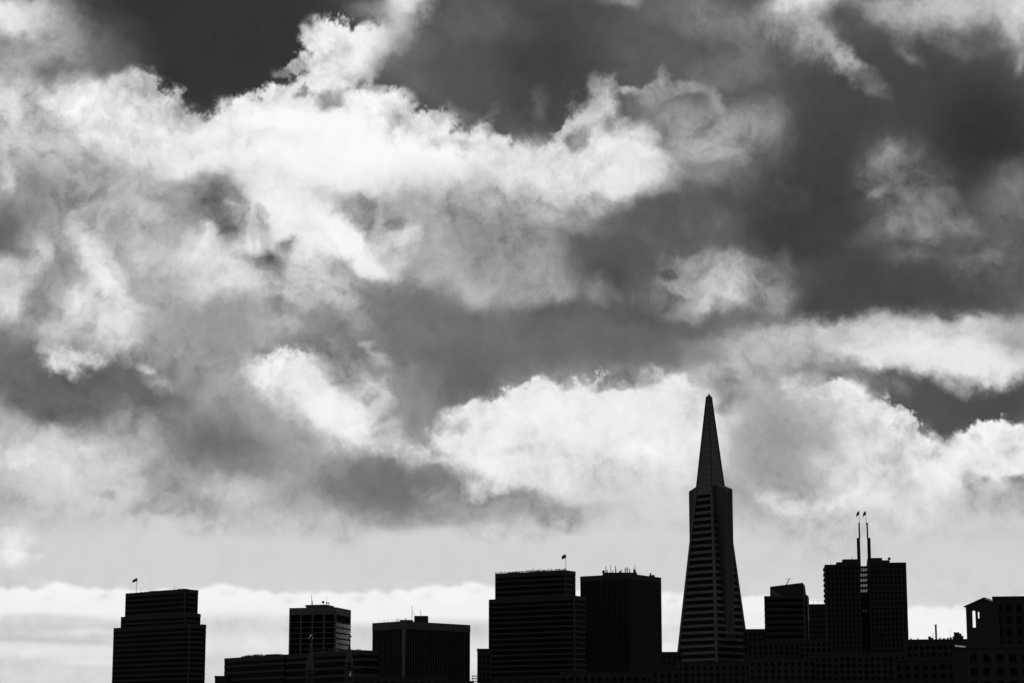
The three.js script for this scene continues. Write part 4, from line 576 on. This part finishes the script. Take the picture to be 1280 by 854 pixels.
// ---------------------------------------------------------------- church with two spires
{
  const [x, z, yaw, w, d, h] = [-73.73, -914.95, 0.0804, 18.39, 30, 39.78], g = thing('church', 'church with twin slender stone spires topped by white ball crosses', 'church', x, z, yaw);
  block('nave', g, M.concrete, 0, -6, w - 6, d, 0, h - 16);
  const roof = new THREE.ExtrudeGeometry(new THREE.Shape([[-w / 2 + 2.6, h - 16], [w / 2 - 2.6, h - 16], [0, h - 9]].map(([a, b]) => new THREE.Vector2(a, b))), { depth: d + 0.6, bevelEnabled: false });
  part('nave_roof', roof, M.roof, g, 0, 0, -6.3 - d / 2);
  for (const [p, base, mid, tip, ball] of [[[[-80.3, -900.0], [-65.15, -905.0]][0], 41.04, 42.61, 52.4, 55.89], [[[-80.3, -900.0], [-65.15, -905.0]][1], 44.08, 45.35, 53.3, 56.93]]) {
    const q = inside(g, [p[0], 0, p[1]]), t = block('bell_tower', g, M.concrete, q.x, q.z, 3.4, 3.4, 0, base - 6), y = (v) => v - (base - 6) / 2;
    part('belfry_core', boxGeo(1.9, 6.2, 1.9), M.darkStone, t, 0, y(base - 3), 0);
    for (let k = 0; k < 8; k++) { const a = (k + 0.5) * Math.PI / 4; part('column', new THREE.CylinderGeometry(0.24, 0.26, 6.1, 8), M.concrete, t, 1.5 * Math.sin(a), y(base - 3), 1.5 * Math.cos(a)); }
    part('cornice', new THREE.CylinderGeometry(1.85, 1.7, 0.7, 8), M.concrete, t, 0, y(base + 0.2), 0);
    for (let k = 0; k < 4; k++) { const a = k * Math.PI / 2 + Math.PI / 4; part('pinnacle', new THREE.ConeGeometry(0.3, 1.9, 6), M.concrete, t, 1.5 * Math.sin(a), y(base + 1.4), 1.5 * Math.cos(a)); }
    part('spire', new THREE.CylinderGeometry(0.16, 1.6, tip - mid, 8), M.concrete, t, 0, y((tip + mid) / 2), 0);
    for (let k = 0; k < 8; k++) part('crocket', new THREE.SphereGeometry(0.16, 6, 5), M.concrete, t, 0.42 * (k % 2 ? 1 : -1) * (1 - k / 10) + 0.1, y(mid + (tip - mid) * (0.45 + k * 0.06)), 0.3);
    part('cross_stem', new THREE.CylinderGeometry(0.14, 0.16, ball - tip + 0.6, 6), M.concrete, t, 0, y((ball + tip) / 2), 0);
    part('cross_arm', boxGeo(1.3, 0.16, 0.16), M.concrete, t, 0, y(ball - 1.0), 0);
    for (const [a, b] of [[0, 0], [-0.66, -1.0], [0.66, -1.0], [-0.1, -3.6]]) part('ball', new THREE.SphereGeometry(a === -0.1 ? 0.22 : 0.32, 12, 8), M.ball, t, a, y(ball + b), 0.12);
  }
  const s = inside(g, [-64.48, 40.8, -902]); const st = part('statue', new THREE.LatheGeometry([[0.01, 0], [0.5, 0], [0.42, 0.6], [0.3, 1.1], [0.34, 1.5], [0.12, 1.75], [0.2, 1.95], [0.16, 2.2], [0.01, 2.3]].map(([a, b]) => new THREE.Vector2(a, b)), 10), M.ball, g, s.x, s.y - 1.1, s.z); st.userData.label = 'white statue on the right spire';
}

// ---------------------------------------------------------------- low dark blocks along the foot of the skyline
const LOWS = [[6.13, -1020.0, -0.006, 31.81, 40, 43.53], [45.44, -1079.98, -0.0421, 44.19, 40, 48.01], [67.58, -994.97, -0.0678, 12.45, 30, 46.9], [105.63, -1494.96, -0.0705, 13.07, 30, 77.62], [113.7, -1269.92, -0.0893, 41.42, 40, 61.01], [169.61, -1574.91, -0.1073, 15.96, 30, 97.14], [166.33, -1434.9, -0.1154, 33.0, 30, 81.21], [194.79, -1474.87, -0.1313, 28.23, 30, 84.87], [194.08, -1259.77, -0.1529, 56.42, 40, 65.57], [170.65, -914.75, -0.1844, 30.69, 30, 47.03], [142.98, -1194.89, -0.1191, 34.84, 30, 60.21], [131.39, -608.8, -0.2126, 17.04, 18, 36.93], [-28.81, -1165.0, 0.0247, 17.87, 30, 46.95], [-52.76, -1069.98, 0.0493, 44.11, 40, 45.41]];
const LOWNAMES = ['broad low dark block at the foot of the bristling slab', 'low dark block below the antenna tower', 'low dark block with raised rim left of the pyramid foot', 'low dark block in the gap between antenna tower and pyramid', 'dark block across the foot of the pyramid', 'dark block between pyramid and slanted tower', 'dark block before the foot of the slanted tower', 'dark block below the small plain block with aerials', 'wide dark block before the foot of the twin tower', 'dark block below the cluttered roof', 'dark block right of the pyramid foot', 'dark house row below the gabled gallery', 'low dark block under the right end of the ribbed block', 'low dark block beside the church spires'];
LOWS.forEach(([x, z, yaw, w, d, h], i) => {
  const g = thing('low_block', LOWNAMES[i], 'building', x, z, yaw, 'low blocks along the foot of the skyline'), m = [M.darkStone, M.granite, M.brown][i % 3], rnd = seeded(900 + i);
  block('wall', g, m, 0, 0, w, d, 0, h - 0.7); block('coping', g, M.brown, 0, 0, w + 0.5, d + 0.5, h - 0.8, h);
  const n = Math.max(3, Math.round(w / 3.4));
  for (let k = 0, y = h - 2.6; k < 4; k++, y -= 3.5) for (let j = 0; j < n; j++) { const o = block('window', g, M.glass, -w / 2 + w * (j + 0.5) / n, d / 2, w / n * 0.5, 0.3, y - 1.7, y); if (k < 2) block('sill', o, M.brown, 0, 0.1, w / n * 0.6, 0.4, -1.05, -0.9); }
  for (let k = 0; k < 2; k++) block('roof_cabin', g, m, (rnd() - 0.5) * w * 0.6, -d * 0.1, 2 + 2 * rnd(), 3, h - 0.6, h + 0.2 + 0.6 * rnd());
});

renderer.render(scene, camera);
